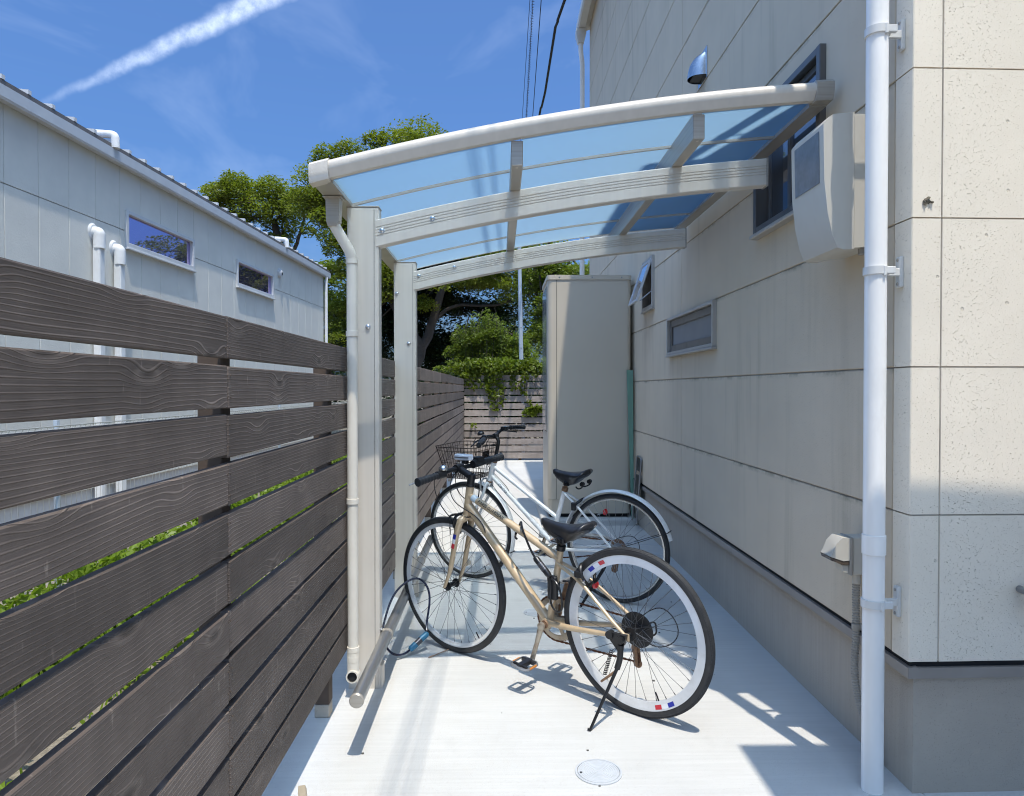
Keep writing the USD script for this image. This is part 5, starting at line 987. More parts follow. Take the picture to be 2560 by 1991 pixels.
# brakes
def v_brake(cx, cz, up, s0, name='brake'):
    m = MB()
    for s in (-1, 1):
        a = np.array([cx, 0.030*s, cz]); m.tube(fillet([a+np.array([0.024*up[0], 0.004*s, 0.024*up[1]])*0-np.array(up[2])*0.0+np.array([0, 0.006*s, 0]), a+np.array([up[0]*0.05, 0.014*s, up[1]*0.05]), a+np.array([up[0]*0.095, -0.004*s, up[1]*0.095])], 0.02), 0.0065, 8)
        m.box(cx+up[0]*0.03-0.022, cx+up[0]*0.03+0.022, min(0.0135*s, 0.022*s), max(0.0135*s, 0.022*s), cz+up[1]*0.03-0.005, cz+up[1]*0.03+0.005, 0.002)
    m.tube([(cx+up[0]*0.09, -0.03, cz+up[1]*0.09), (cx+up[0]*0.09, 0.03, cz+up[1]*0.09)], 0.0028, 6)
    return part(B, name, m, 'black_metal')
# front caliper: two curved arms over the tyre
m = MB()
fc = cr+np.array([0.030, 0, -0.012])
for s in (-1, 1):
    m.tube(spline([fc+[0.0, 0.0, 0.03], fc+[0.012, 0.030*s, 0.024], fc+[0.018, 0.043*s, -0.005], fc+[0.020, 0.034*s, -0.040], fc+[0.02, 0.020*s, -0.056]], 18), np.linspace(0.0085, 0.006, 18), 8)
    m.obb(fc+[0.02, 0.0165*s, -0.060], np.eye(3), (0.025, 0.004, 0.006), 0.002)
m.tube(spline([fc+[0.006, 0.02, 0.03], fc+[0.012, 0.055, 0.035], fc+[0.014, 0.075, 0.03]], 8), 0.006, 8); m.tube([fc+[0.014, 0.075, 0.03], fc+[0.014, 0.072, -0.06]], 0.002, 6)
part(B, 'brake', m, 'black_metal')
m = MB(); rc_ = np.array([0.225, 0, 0.575])
for s in (-1, 1):
    m.tube(spline([rc_+[0.02, 0, 0.02], rc_+[0.012, 0.034*s, 0.016], rc_+[0.0, 0.046*s, -0.012], rc_+[-0.012, 0.036*s, -0.04], rc_+[-0.018, 0.022*s, -0.055]], 18), np.linspace(0.010, 0.0065, 18), 8)
    m.obb(rc_+[-0.02, 0.0165*s, -0.058], np.array([[0.8, 0, -0.6], [0, 1, 0], [0.6, 0, 0.8]]), (0.026, 0.004, 0.006), 0.002)
m.obb(rc_+[0.015, 0.045, -0.012], np.eye(3), (0.02, 0.008, 0.014), 0.003); bk = part(B, 'brake', m, 'black_metal')
m = MB(); m.lathe([(0.007, 0), (0.007, 0.006), (0, 0.008)], rc_+[-0.012, 0.046, -0.036], (0, 1, 0), 10); part(bk, 'bolt', m, 'steel')
# saddle and post
m = MB(); m.tube([ST+(BB-ST)*0.01, ST-(BB-ST)*0.075], 0.0135, 14); m.lathe([(0.0165, -0.012), (0.0215, -0.011), (0.0215, 0.011), (0.0165, 0.012)], ST, ST-BB, 16); part(B, 'seat_post', m, 'black_metal')
saddle(B, 0.470, 0.190, 0.772, 0.078, 0.075, (0.350, 0.690))
# cranks, ring, pedals, chain, freewheel
ca = np.array([0.050, 0, -0.162]); 
m = MB(); c = (0.443, -0.047, 0.296); m.lathe([(0.100, 0.002), (0.104, 0.0), (0.100, -0.002), (0.078, -0.002), (0.076, 0.0), (0.078, 0.002)], c, (0, 1, 0), 56, closed=True)
for k in range(48): a = 2*math.pi*k/48; m.obb((c[0]+0.1055*math.cos(a), c[1], c[2]+0.1055*math.sin(a)), [[-math.sin(a), 0, math.cos(a)], [0, 1, 0], [math.cos(a), 0, math.sin(a)]], (0.0035, 0.0014, 0.004))
for k in range(5): a = 2*math.pi*k/5+0.4; e = np.array([math.cos(a), 0, math.sin(a)]); m.obb(np.array(c)+e*0.047, [e, [0, 1, 0], [-e[2], 0, e[0]]], (0.034, 0.003, 0.011), 0.002)
m.lathe([(0.0, 0.004), (0.022, 0.004), (0.022, -0.006), (0, -0.006)], c, (0, 1, 0), 20); CRK = part(B, 'chainring', m, 'crank_alloy', smooth=30)
m = MB(); m.tube([BB+[0, -0.060, 0], BB+[0, 0.056, 0]], 0.009, 10); m.lathe([(0.0, 0.004), (0.0165, 0.004), (0.019, 0.0), (0.019, -0.002)], BB+[0, 0.036, 0], (0, 1, 0), 16); part(B, 'bottom_bracket', m, 'rusty')
for s in (1, -1):
    b = BB+[0, 0.062*s, 0]; e = b+ca*s+[0, 0.012*s, 0]; m = MB(); m.tube([b-ca*s*0.07, b, b+ca*s*0.5+[0, 0.004*s, 0], e, e+ca*s*0.05], [0.008, 0.0165, 0.0115, 0.0125, 0.006], 12, flat=0.72)
    m.lathe([(0.0165, -0.006), (0.0165, 0.009), (0.012, 0.013), (0, 0.013)], b, (0, s, 0), 16); part(B, 'crank', m, 'crank_alloy' if s > 0 else 'rusty', smooth=45); pedal(B, e, 0.10 if s > 0 else -0.05, s)
m = MB()
for k, r in enumerate((0.058, 0.052, 0.046, 0.040, 0.036, 0.030)): m.lathe([(0.012, 0.0009), (r, 0.0009), (r, -0.0009), (0.012, -0.0009)], (0, -0.026-0.0045*k, R1), (0, 1, 0), 40, closed=True)
part(B, 'sprockets', m, 'rusty', 30)
m = MB(); m.lathe([(0.014, 0.0008), (0.074, -0.0012), (0.076, -0.003), (0.014, -0.001)], (0, -0.0215, R1), (0, 1, 0), 40, closed=True); part(B, 'spoke_guard', m, 'black_plastic', 40)
chain(B, (0.443, 0.296), 0.104, (0, R1), 0.036, -0.047, -0.040, jockeys=((0.018, 0.262), (-0.002, 0.205)))
m = MB()
for (x, z) in ((0.020, 0.262), (0.012, 0.200)): m.lathe([(0, 0.004), (0.019, 0.004), (0.021, 0.0), (0.019, -0.004), (0, -0.004)], (x, -0.042, z), (0, 1, 0), 18)
m.hull([(x, y, z) for y in (-0.049, -0.052) for (x, z) in ((0.032, 0.285), (0.006, 0.285), (0.028, 0.19), (0.0, 0.19))]); m.hull([(x, y, z) for y in (-0.032, -0.035) for (x, z) in ((0.030, 0.285), (0.010, 0.285), (0.024, 0.188), (0.004, 0.188))])
m.hull([(x, y, z) for (x, y, z) in ((0.03, -0.06, 0.30), (-0.01, -0.075, 0.345), (0.012, -0.075, 0.35), (0.0, -0.045, 0.29), (0.03, -0.042, 0.28), (-0.012, -0.06, 0.33))]); part(B, 'derailleur', m, 'rusty', 30)
m = MB(); m.tube(fillet([(-0.02, -0.068, 0.365), (-0.045, -0.098, 0.375), (-0.05, -0.100, 0.32), (-0.02, -0.085, 0.305)], 0.02), 0.004, 8); part(B, 'derailleur_guard', m, 'black_metal')
cable_line(B, [(0.18, -0.062, 0.33), (0.02, -0.075, 0.38), (-0.10, -0.085, 0.44), (-0.155, -0.09, 0.36), (-0.10, -0.085, 0.285), (-0.02, -0.075, 0.285)], 0.0024, 'shift_cable')
# kick stand
m = MB(); m.hull([(x, y, z) for y in (0.068, 0.084) for (x, z) in ((-0.012, R1+0.012), (0.075, R1+0.010), (0.075, R1-0.012), (0.0, R1-0.030), (0.03, R1-0.06))]); m.tube([(0.066, 0.066, R1), (0.066, 0.092, R1)], 0.017, 14); m.tube([(0.012, 0.066, R1-0.01), (0.012, 0.096, R1-0.01)], 0.016, 14)
KS = part(B, 'kick_stand', m, 'black_metal', 30)
m = MB(); m.tube(fillet([(0.010, 0.088, R1-0.03), (0.014, 0.094, R1-0.09), (0.022, 0.104, R1-0.125)], 0.03), 0.0125, 10); m.tube([(0.018, 0.100, 0.24), (0.068, 0.243, 0.016)], [0.0075, 0.0058], 10); m.tube([(0.068, 0.243, 0.022), (0.069, 0.247, 0.0155)], 0.009, 8); part(KS, 'leg', m, 'black_metal')
m = MB(); m.tube([(0.028, 0.100, 0.215), (0.098, 0.106, 0.155)], [0.010, 0.008], 8, flat=0.6); part(KS, 'foot_lever', m, 'rusty')
m = MB(); t = np.linspace(0, 1, 160); ax_ = np.outer(1-t, (0.048, 0.098, R1-0.055))+np.outer(t, (0.082, 0.106, 0.185)); m.tube(ax_+0.0075*np.stack([np.cos(t*88), np.sin(t*88), 0*t], 1), 0.0016, 4); part(KS, 'spring', m, 'black_metal', False)
# red reflector under the saddle's far side
m = MB(); m.lathe([(0, 0.012), (0.012, 0.010), (0.018, 0.004), (0.018, 0)], (0.205, -0.028, 0.505), (-1, 0.25, 0.0), 18); rf_ = part(B, 'rear_reflector', m, 'reflector_red', 30)
m = MB(); m.tube([(0.208, -0.026, 0.505), (0.25, -0.03, 0.50)], 0.004, 6); part(rf_, 'bracket', m, 'grey_metal')
m = MB(); p = np.array([0.135, 0.052, 0.445]); m.tube([(0.150, 0.0465, 0.459), (0.118, 0.0505, 0.437)], 0.0088, 10); part(B, 'sticker', m, 'sticker_pale')
# combination lock hanging on the beige frame
plain('lock_black', (0.013, 0.013, 0.014), 0.3, vary=0.2)
LK = thing('cable_lock', 'black combination cable lock hung round the beige bicycle frame', 'bicycle lock', mat4=bike_matrix(0.570, 2.885, 2.417, 0.06))
m = MB(); m.tube(spline([(0.445, 0.034, 0.565), (0.50, 0.040, 0.62), (0.535, 0.035, 0.675), (0.575, 0.015, 0.725), (0.61, -0.02, 0.73), (0.625, -0.022, 0.705), (0.62, 0.01, 0.675), (0.595, 0.03, 0.665)], 40), 0.0052, 8)
m.tube(spline([(0.40, 0.036, 0.515), (0.36, 0.044, 0.50), (0.335, 0.046, 0.43), (0.35, 0.046, 0.375), (0.385, 0.044, 0.385), (0.40, 0.04, 0.45), (0.405, 0.036, 0.52)], 40), 0.0048, 8); part(LK, 'cable', m, 'lock_black')
a, b = np.array([0.408, 0.044, 0.535]), np.array([0.470, 0.044, 0.592]); dd = (b-a)/np.linalg.norm(b-a)
m = MB(); m.tube([a-dd*0.014, a-dd*0.002, a+dd*0.022], [0.010, 0.0145, 0.0145], 14); m.tube([b-dd*0.022, b+dd*0.002, b+dd*0.014], [0.0145, 0.0145, 0.010], 14); part(LK, 'body', m, 'lock_black')
for k in range(4): m = MB(); m.tube([a+dd*(0.0226+k*0.0099), a+dd*(0.0226+k*0.0099+0.0086)], 0.0150, 16); part(LK, 'dial', m, 'lock_dial')
m = MB(); m.box(0.375, 0.425, 0.012, 0.036, 0.415, 0.525, 0.006); m.lathe([(0.0165, -0.018), (0.022, -0.017), (0.022, 0.017), (0.0165, 0.018)], ST+(BB-ST)*0.50, BB-ST, 16); part(LK, 'holder', m, 'lock_black')

# ---------------- the white city bicycle behind
C = thing('bicycle', 'white low step city bicycle with a dark wire basket and mudguards', 'bicycle', mat4=bike_matrix(0.749, 4.412, 2.585, 0.05))
R2, XF2 = 0.348, 1.125
wheel(C, 0.0, R2, 0.0165, 'rim_alloy', 'spoke_bright', 0.016, 0.0115, flange=(0.030, -0.022), valve=-1.2, hubm='grey_metal', tread=False)
wheel(C, XF2, R2, 0.0165, 'rim_alloy', 'spoke_bright', 0.016, 0.0115, steer=0.02, valve=-2.0, fr=0.02, hubm='grey_metal', tread=False)
BB2 = np.array([0.478, 0, 0.296]); ST2 = np.array([0.357, 0, 0.700]); HT2, HB2 = np.array([0.904, 0, 0.848]), np.array([0.946, 0, 0.714]); h2 = (HB2-HT2)/np.linalg.norm(HB2-HT2)
st_at = ST2+(BB2-ST2)*0.49; lo_at = ST2+(BB2-ST2)*0.90
m = tubes([([HT2, HB2], 0.0195), ([HT2+h2*0.030, st_at], 0.0140), ([HT2+h2*0.095, lo_at], 0.0155), ([ST2, BB2], 0.0155)]); m.tube([BB2+[0, -0.036, 0], BB2+[0, 0.036, 0]], 0.0225, 16)
for s in (-1, 1):
    m.tube(fillet([ST2+(BB2-ST2)*0.05+[0, 0.012*s, 0], (0.245, 0.045*s, 0.60), (0.03, 0.062*s, 0.382), (0.0, 0.064*s, R2)], 0.05), 0.0075, 10)
    m.tube(fillet([BB2+[-0.01, 0.022*s, 0.004], (0.30, 0.044*s, 0.312), (0.05, 0.062*s, R2-0.008), (0.0, 0.064*s, R2)], 0.06), np.linspace(0.0115, 0.008, 14), 10); m.box(-0.016, 0.02, 0.064*s-0.0025, 0.064*s+0.0025, R2-0.016, R2+0.014, 0.002)
F2 = part(C, 'frame', m, 'bike_white', 50)
l0, l1 = HT2+h2*0.095, lo_at; tube_text(F2, 'Carina', l0, l1, 0.0155, 0.021, 0.085, 'decal_black', (0.1, 0.9, 0.4), bold=False, slant=0.35)
m = MB(); cr2 = HB2+h2*0.016; m.tube([HB2, cr2], 0.019, 14)
for s in (-1, 1): m.tube(fillet([cr2+[0, 0.006*s, 0.004], cr2+[0.004, 0.042*s, -0.006], cr2+[0.018, 0.050*s, -0.07], (1.075, 0.052*s, 0.46), (XF2, 0.054*s, R2)], 0.035, 6), np.linspace(0.0145, 0.0075, 20), 10)
part(C, 'fork', m, 'bike_white', 50)
m = MB(); m.lathe([(0.020, -0.022), (0.0225, -0.02), (0.0225, -0.006), (0.0205, -0.005), (0.0205, 0.0)], HT2, h2, 16); m.lathe([(0.020, 0), (0.0225, 0.002), (0.0225, 0.01), (0.02, 0.012)], HB2-h2*0.004, h2, 16); part(C, 'headset', m, 'rusty', 30)
# mudguards
def guard(cx, R, rad, a0, a1, w, name):
    th = np.linspace(a0, a1, 60); k = 11; sec = [(rad-0.013*(abs(q)**2.2), w*q) for q in np.linspace(-1, 1, k)]
    P = np.array([[(cx+r*math.cos(t), y, R+r*math.sin(t)) for r, y in sec] for t in th]); Q = np.array([[(cx+(r-0.0018)*math.cos(t), y*0.96, R+(r-0.0018)*math.sin(t)) for r, y in sec] for t in th])
    m = MB(); m.grid(P); m.grid(Q[::-1]); return part(C, name, m, 'bike_white', True)
g1 = guard(0.0, R2, 0.376, math.radians(14), math.radians(166), 0.027, 'mudguard')
g2 = guard(XF2, R2, 0.374, math.radians(105), math.radians(205), 0.026, 'mudguard')
for gq, cx, an, s_ in ((g1, 0.0, 158, 0.374), (g2, XF2, 199, 0.372)):
    e = np.array([cx+s_*math.cos(math.radians(an)), 0, R2+s_*math.sin(math.radians(an))]); m = MB()
    for s in (-1, 1): m.tube([(cx, 0.060*s, R2), e+[0, 0.029*s, 0]], 0.0022, 6)
    m.tube([e+[0, -0.03, 0.002], e+[-0.004, 0, 0.004], e+[0, 0.03, 0.002]], 0.0035, 6); part(gq, 'stay', m, 'black_metal')
# stem, bars, basket
SA, SB = np.array([0.862, 0, 1.005]), np.array([0.888, 0, 1.032])
m = MB(); m.tube(fillet([HT2-h2*0.0, HT2-h2*0.10, SA, SB], 0.03), 0.0125, 14); m.tube([SB+[0, -0.022, 0], SB+[0, 0.022, 0]], 0.0175, 14); part(C, 'stem', m, 'black_metal')
hl = [(0.842, 0.275, 1.005), (0.876, 0.16, 1.032), (0.905, 0.10, 1.036), (0.896, 0.04, 1.034), SB, (0.896, -0.04, 1.04), (0.900, -0.10, 1.062), (0.866, -0.16, 1.075), (0.822, -0.275, 1.068)]
bb_ = spline(hl, 60); m = MB(); m.tube(bb_, 0.0112, 10); part(C, 'handlebar', m, 'black_metal')
grip(C, (0.874, 0.165, 1.031), (0.840, 0.285, 1.003), 0.0165); grip(C, (0.864, -0.165, 1.075), (0.820, -0.285, 1.068), 0.0165)
m = MB(); m.tube([(0.897, 0.13, 1.036), (0.880, 0.155, 1.032)], 0.021, 12); part(C, 'shifter', m, 'black_plastic')
m = MB(); m.lathe([(0, 0.022), (0.016, 0.019), (0.024, 0.010), (0.024, 0)], (0.925, 0.125, 1.055), (0.1, 0.2, 1), 16); part(C, 'bell', m, 'black_plastic', True)
m = MB(); m.hull([(x, y, z) for x in (0.862, 0.90) for y in (-0.13, -0.09) for z in (1.062, 1.088)]); shx = part(C, 'shifter', m, 'black_plastic', 30)
m = MB(); m.obb((0.868, -0.11, 1.0895), np.eye(3), (0.014, 0.016, 0.003), 0.001); part(shx, 'dial', m, 'rim_alloy')
for s, z, x in ((1, 1.030, 0.89), (-1, 1.066, 0.882)):
    m = MB(); m.tube(spline([(x+0.01, 0.13*s, z), (x+0.035, 0.16*s, z-0.012), (x+0.03, 0.21*s, z-0.022), (x+0.005, 0.29*s, z-0.038)], 14), np.linspace(0.0055, 0.004, 14), 8); part(C, 'brake_lever', m, 'black_metal')
m = MB(); wr = 0.0019
def brect(z, k, r=0.04):
    x0, x1 = 0.955+0.028*(1-k), 1.300-0.05*(1-k); w = 0.185-0.045*(1-k); pts = [(x0+r, -w, z), (x1-r, -w, z), (x1, -w+r, z), (x1, w-r, z), (x1-r, w, z), (x0+r, w, z), (x0, w-r, z), (x0, -w+r, z)]
    return np.array(pts)
zb0, zb1 = 0.742, 0.962
def inrect(q, pts, n):
    p = np.vstack([pts, pts[:1]]); d = np.r_[0, np.cumsum(np.linalg.norm(np.diff(p, axis=0), axis=1))]; s = np.linspace(0, d[-1], n, endpoint=False); return np.stack([np.interp(s, d, p[:, i]) for i in range(3)], 1)
m.tube(brect(zb1, 1), 0.0032, 6, closed=True); m.tube(brect(zb0, 0), 0.0026, 6, closed=True)
for k in (0.12, 0.5, 0.88): m.tube(brect(zb0+(zb1-zb0)*k, k), wr, 5, closed=True)
NV = 46; a_, b_ = inrect(0, brect(zb1, 1), NV), inrect(0, brect(zb0, 0), NV)
for p, q in zip(a_, b_): m.tube([p, q], wr, 4, caps=False)
bq = brect(zb0, 0)
for x in np.linspace(bq[:, 0].min()+0.02, bq[:, 0].max()-0.02, 13): m.tube([(x, -0.138, zb0), (x, 0.138, zb0)], wr*0.9, 4, caps=False)
for y in np.linspace(-0.115, 0.115, 9): m.tube([(bq[:, 0].min(), y, zb0+0.002), (bq[:, 0].max(), y, zb0+0.002)], wr*0.9, 4, caps=False)
BK = part(C, 'basket', m, 'basket_wire', False)
m = MB(); m.box(0.966, 0.976, -0.04, 0.04, 0.86, 0.925, 0.003); part(BK, 'plate', m, 'basket_wire')
m = MB(); m.tube([HT2+[0.02, 0, 0.02], (0.962, 0, 0.90)], 0.008, 8); m.tube([(1.05, 0.05, zb0), (XF2, 0.062, R2)], 0.0045, 8); m.tube([(1.05, -0.05, zb0), (XF2, -0.062, R2)], 0.0045, 8); part(BK, 'bracket', m, 'black_metal')
cable_line(C, [(0.90, 0.13, 1.03), (1.03, 0.06, 0.97), (1.02, 0.03, 0.84), (0.985, 0.02, 0.735)], 0.0024); cable_line(C, [(0.89, -0.13, 1.06), (0.99, -0.05, 0.98), (0.99, -0.02, 0.86), (0.92, -0.02, 0.765), (0.80, -0.018, 0.65)], 0.0024)
cable_line(C, [(0.92, 0.02, 0.70), (0.80, 0.02, 0.575), (0.66, 0.022, 0.46), (0.52, 0.022, 0.36)], 0.0022)
m = MB(); fc = cr2+np.array([0.03, 0, 0.0])
for s in (-1, 1): m.tube(spline([fc+[0, 0, 0.03], fc+[0.01, 0.032*s, 0.02], fc+[0.015, 0.042*s, -0.012], fc+[0.018, 0.024*s, -0.055]], 14), 0.0065, 8)
part(C, 'brake', m, 'rim_alloy')
# saddle, ring lock, chain guard, crank
m = MB(); m.tube([ST2, ST2-(BB2-ST2)*0.06], 0.0135, 12); m.lathe([(0.016, -0.013), (0.021, -0.012), (0.021, 0.012), (0.016, 0.013)], ST2, ST2-BB2, 14); part(C, 'seat_post', m, 'rusty')
saddle(C, 0.442, 0.172, 0.826, 0.098, 0.085, (0.335, 0.742))
m = MB()
for s in (-1, 1): m.tube(spline([(0.21, 0.06*s, 0.765), (0.20, 0.062*s, 0.742), (0.215, 0.055*s, 0.725), (0.26, 0.035*s, 0.728)], 14), 0.005, 6); m.lathe([(0, -0.012), (0.014, -0.012), (0.014, 0.012), (0, 0.012)], (0.205, 0.055*s, 0.752), (0, 1, 0), 10)
part(C, 'saddle_springs', m, 'black_metal')
rl = np.array([0.262, 0, 0.610]); ud = np.array([-0.70, 0, 0.71]); m = MB(); th = np.linspace(-0.5, math.pi+0.5, 24); m.tube(np.array([rl+np.array([0, 0.055*math.cos(t), 0])+ud*(0.050*math.sin(t)) for t in th]), 0.009, 8); m.obb(rl+[0, 0.056, 0]-ud*0.01, np.eye(3), (0.015, 0.012, 0.026), 0.004); part(C, 'ring_lock', m, 'black_plastic')
m = MB(); cgp = [(0.60, 0.335), (0.585, 0.395), (0.53, 0.425), (0.46, 0.425), (0.10, 0.400), (0.06, 0.385), (0.06, 0.368), (0.10, 0.372), (0.36, 0.352), (0.42, 0.335), (0.50, 0.335)]; m.prism(cgp, 'y', -0.066, -0.060); part(C, 'chain_guard', m, 'rim_alloy', False)
m = MB(); c = (BB2[0], -0.045, BB2[2]); m.lathe([(0.080, 0.002), (0.084, 0), (0.080, -0.002), (0.062, -0.002), (0.062, 0.002)], c, (0, 1, 0), 44, closed=True)
for k in range(5): a = 2*math.pi*k/5; e = np.array([math.cos(a), 0, math.sin(a)]); m.obb(np.array(c)+e*0.036, [e, [0, 1, 0], [-e[2], 0, e[0]]], (0.03, 0.003, 0.009), 0.002)
part(C, 'chainring', m, 'crank_alloy', 30)
cb = np.array([-0.13, 0, 0.085])
for s in (1, -1):
    b = BB2+[0, 0.060*s, 0]; e = b+cb*s+[0, 0.012*s, 0]; m = MB(); m.tube([b, b+cb*s*0.5, e, e+cb*s*0.05], [0.015, 0.011, 0.012, 0.006], 10, flat=0.75); m.tube([BB2, b+[0, 0.01*s, 0]], 0.010, 10); part(C, 'crank', m, 'crank_alloy', 45); pedal(C, e, 0.1, s)
chain(C, (BB2[0], BB2[2]), 0.083, (0, R2), 0.034, -0.045, -0.042, sag=0.008)
m = MB()
for k, r in enumerate((0.052, 0.046, 0.040, 0.034, 0.030)): m.lathe([(0.012, 0.0009), (r, 0.0009), (r, -0.0009), (0.012, -0.0009)], (0, -0.028-0.0045*k, R2), (0, 1, 0), 36, closed=True)
part(C, 'sprockets', m, 'rusty', 30)
cable_line(C, [(0.16, -0.06, 0.34), (0.0, -0.075, 0.40), (-0.10, -0.08, 0.40), (-0.12, -0.08, 0.33), (-0.05, -0.075, 0.285), (0.0, -0.07, 0.29)], 0.0024, 'shift_cable')
m = MB(); m.hull([(x, y, z) for y in (-0.036, -0.056) for (x, z) in ((0.03, 0.285), (0.0, 0.285), (0.05, 0.185), (0.02, 0.18))]); m.lathe([(0, 0.006), (0.022, 0.004), (0.022, -0.004), (0, -0.006)], (0.036, -0.046, 0.195), (0, 1, 0), 14); part(C, 'derailleur', m, 'rusty', 30)
m = MB(); m.tube([(0.03, 0.075, R2-0.04), (0.045, 0.10, 0.24), (0.16, 0.21, 0.012)], [0.013, 0.011, 0.008], 10); m.tube([(0.0, 0.066, R2), (0.03, 0.086, R2-0.04)], 0.013, 10); part(C, 'kick_stand', m, 'black_metal')
m = MB(); m.lathe([(0, 0.014), (0.014, 0.011), (0.021, 0.004), (0.021, 0)], (0.10, -0.058, 0.560), (-1, 0.35, 0), 18); rr_ = part(C, 'rear_reflector', m, 'reflector_red', 30)
m = MB(); m.tube([(0.102, -0.056, 0.56), (0.155, -0.058, 0.535)], 0.004, 6); part(rr_, 'bracket', m, 'rim_alloy')
# ------------------------------------------------------------------ trees and plants
leaf('leaf_evergreen', (0.18, 0.21, 0.028), (0.56, 0.58, 0.11), 0.42)
leaf('leaf_bright', (0.16, 0.205, 0.033), (0.44, 0.50, 0.10), 0.42)
leaf('leaf_vine', (0.15, 0.19, 0.02), (0.40, 0.44, 0.06), 0.42)
leaf('leaf_weed', (0.17, 0.24, 0.025), (0.46, 0.52, 0.09), 0.42)
leaf('leaf_shaded', (0.016, 0.030, 0.008), (0.05, 0.075, 0.015), 0.25)  # darkened leaf colour with the shade of the foliage painted in
plain('bark', (0.070, 0.056, 0.045), 0.9, vary=0.3, scale=5, bump=0.02, bscale=14)
plain('dry_grass', (0.36, 0.30, 0.16), 0.8, vary=0.3)
def leaves(P, size, up=0.5, aspect=0.5, rng=RNG, fold=0.18):
    """one folded leaf of four triangles' worth at every point of P"""
    n = len(P); s = size*rng.uniform(0.65, 1.25, n)[:, None]
    nrm = rng.normal(size=(n, 3))+np.array([0, 0, 2.0*up]); nrm /= np.linalg.norm(nrm, axis=1, keepdims=True)
    a = rng.normal(size=(n, 3)); a -= nrm*(a*nrm).sum(1, keepdims=True); a /= np.linalg.norm(a, axis=1, keepdims=True); b = np.cross(nrm, a)
    v = np.stack([P-a*s*0.5, P+b*s*aspect*0.5+a*s*0.05+nrm*s*fold*0.5, P+a*s*0.55-nrm*s*0.1, P-b*s*aspect*0.5+a*s*0.05+nrm*s*fold*0.5], 1).reshape(-1, 3)
    k = np.arange(n)[:, None]*4; f = np.vstack([k+[[0, 1, 2]], k+[[0, 2, 3]]]); return v, f
def blob(c, r, n, rng, shell=0.28, low=-0.45):
    """points near the skin of an ellipsoid clump, thinned underneath"""
    d = rng.normal(size=(int(n*1.6)+8, 3)); d /= np.linalg.norm(d, axis=1, keepdims=True); d = d[d[:, 2] > low+rng.uniform(-.25, .25, len(d))][:n]
    q = 1-shell*rng.uniform(0, 1, len(d))**1.6+rng.normal(0, 0.13, len(d))
    return np.asarray(c)+d*q[:, None]*np.asarray(r)
def clump_cloud(center, rad, nclump, csize, rng, hollow=0.55, flat=1.0, front=None):
    out = []
    while len(out) < nclump:
        d = rng.normal(size=3); d /= np.linalg.norm(d)
        if d[2] < -0.75: continue
        q = rng.uniform(hollow, 1.0); c = np.asarray(center)+d*q*np.asarray(rad); s = csize*(0.45+0.95*rng.uniform()**1.5)
        out.append((c, np.array([s, s, s*0.72*flat])))
    return out
def crown_mesh(clumps, per, size, rng, aspect=0.55, up=1.1):
    P = np.vstack([blob(c, r, int(per*(r[0]*r[1])/(0.5*0.5)), rng) for c, r in clumps]); m = MB(); m.add(*leaves(P, size, up, aspect, rng)); return m
def tree(label, base, limbs, masses, mat, per, size, seed, core=None, name='tree', tw=1.0):
    """masses: (centre, radii, clump count, clump size); limbs: (points, radius at base, at tip)"""
    rng = np.random.default_rng(seed); t = thing(name, label, 'tree', base)
    for i, (pts, r0, r1) in enumerate(limbs):
        p = spline(pts, 16); p[1:-1] += rng.normal(0, r0*0.12, p[1:-1].shape); m = MB(); m.tube(p, np.linspace(r0, r1, 16), 9); part(t, 'trunk' if i == 0 else 'limb', m, 'bark', smooth=True)
    cl = [q for (c, r, n, s) in masses for q in clump_cloud(c, r, n, s, rng)]
    part(t, 'crown', crown_mesh(cl, per, size, rng), mat, smooth=False)
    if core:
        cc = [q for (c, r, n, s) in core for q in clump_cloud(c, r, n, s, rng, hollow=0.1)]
        part(t, 'inner_foliage', crown_mesh(cc, per*0.6, size*1.3, rng), 'leaf_shaded', smooth=False)  # inner leaves coloured dark to stand for shade within the crown
    # twigs that carry the clumps
    m = MB(); start = np.asarray(limbs[0][0][-1], float)
    for c, r in cl[::4]:
        a = start+(c-start)*0.35+rng.normal(0, 0.15, 3); m.tube([a, (a+c)/2+rng.normal(0, 0.1, 3), c], [0.030*tw, 0.018*tw, 0.006*tw], 4, caps=False)
    part(t, 'twigs', m, 'bark', smooth=False); return t
def at(u, v, y):
    """the point of depth y that stands at a place of the photograph (2184 px wide)"""
    u, v = u*2560/2184, v*2560/2184; d = FWD+RGT*(u-1280)/1742-UPV*(v-995.5)/1742; return EYE+d*(y/d[1])
Y1 = 24.0; k1 = Y1/1486
tree('yellowish round evergreen tree above the neighbour roof', at(600, 840, Y1), [([at(600, 840, Y1), at(605, 700, Y1), at(600, 560, Y1), at(585, 470, Y1)], 0.22, 0.10), ([at(600, 600, Y1), at(560, 520, Y1), at(510, 450, Y1)], 0.09, 0.03), ([at(600, 580, Y1), at(640, 500, Y1), at(650, 440, Y1)], 0.09, 0.03)],
     [(at(545, 440, Y1), (1.55, 1.5, 0.85), 50, 0.46), (at(540, 500, Y1), (1.3, 1.0, 0.5), 24, 0.42), (at(455, 410, Y1), (0.35, 0.6, 0.3), 8, 0.3), (at(500, 420, Y1), (0.75, 0.9, 0.55), 12, 0.42), (at(620, 470, Y1), (0.7, 1.0, 0.9), 14, 0.45), (at(590, 520, Y1), (0.75, 0.9, 0.5), 9, 0.4)], 'leaf_evergreen', 330, 0.105, 11)
Y2 = 20.0
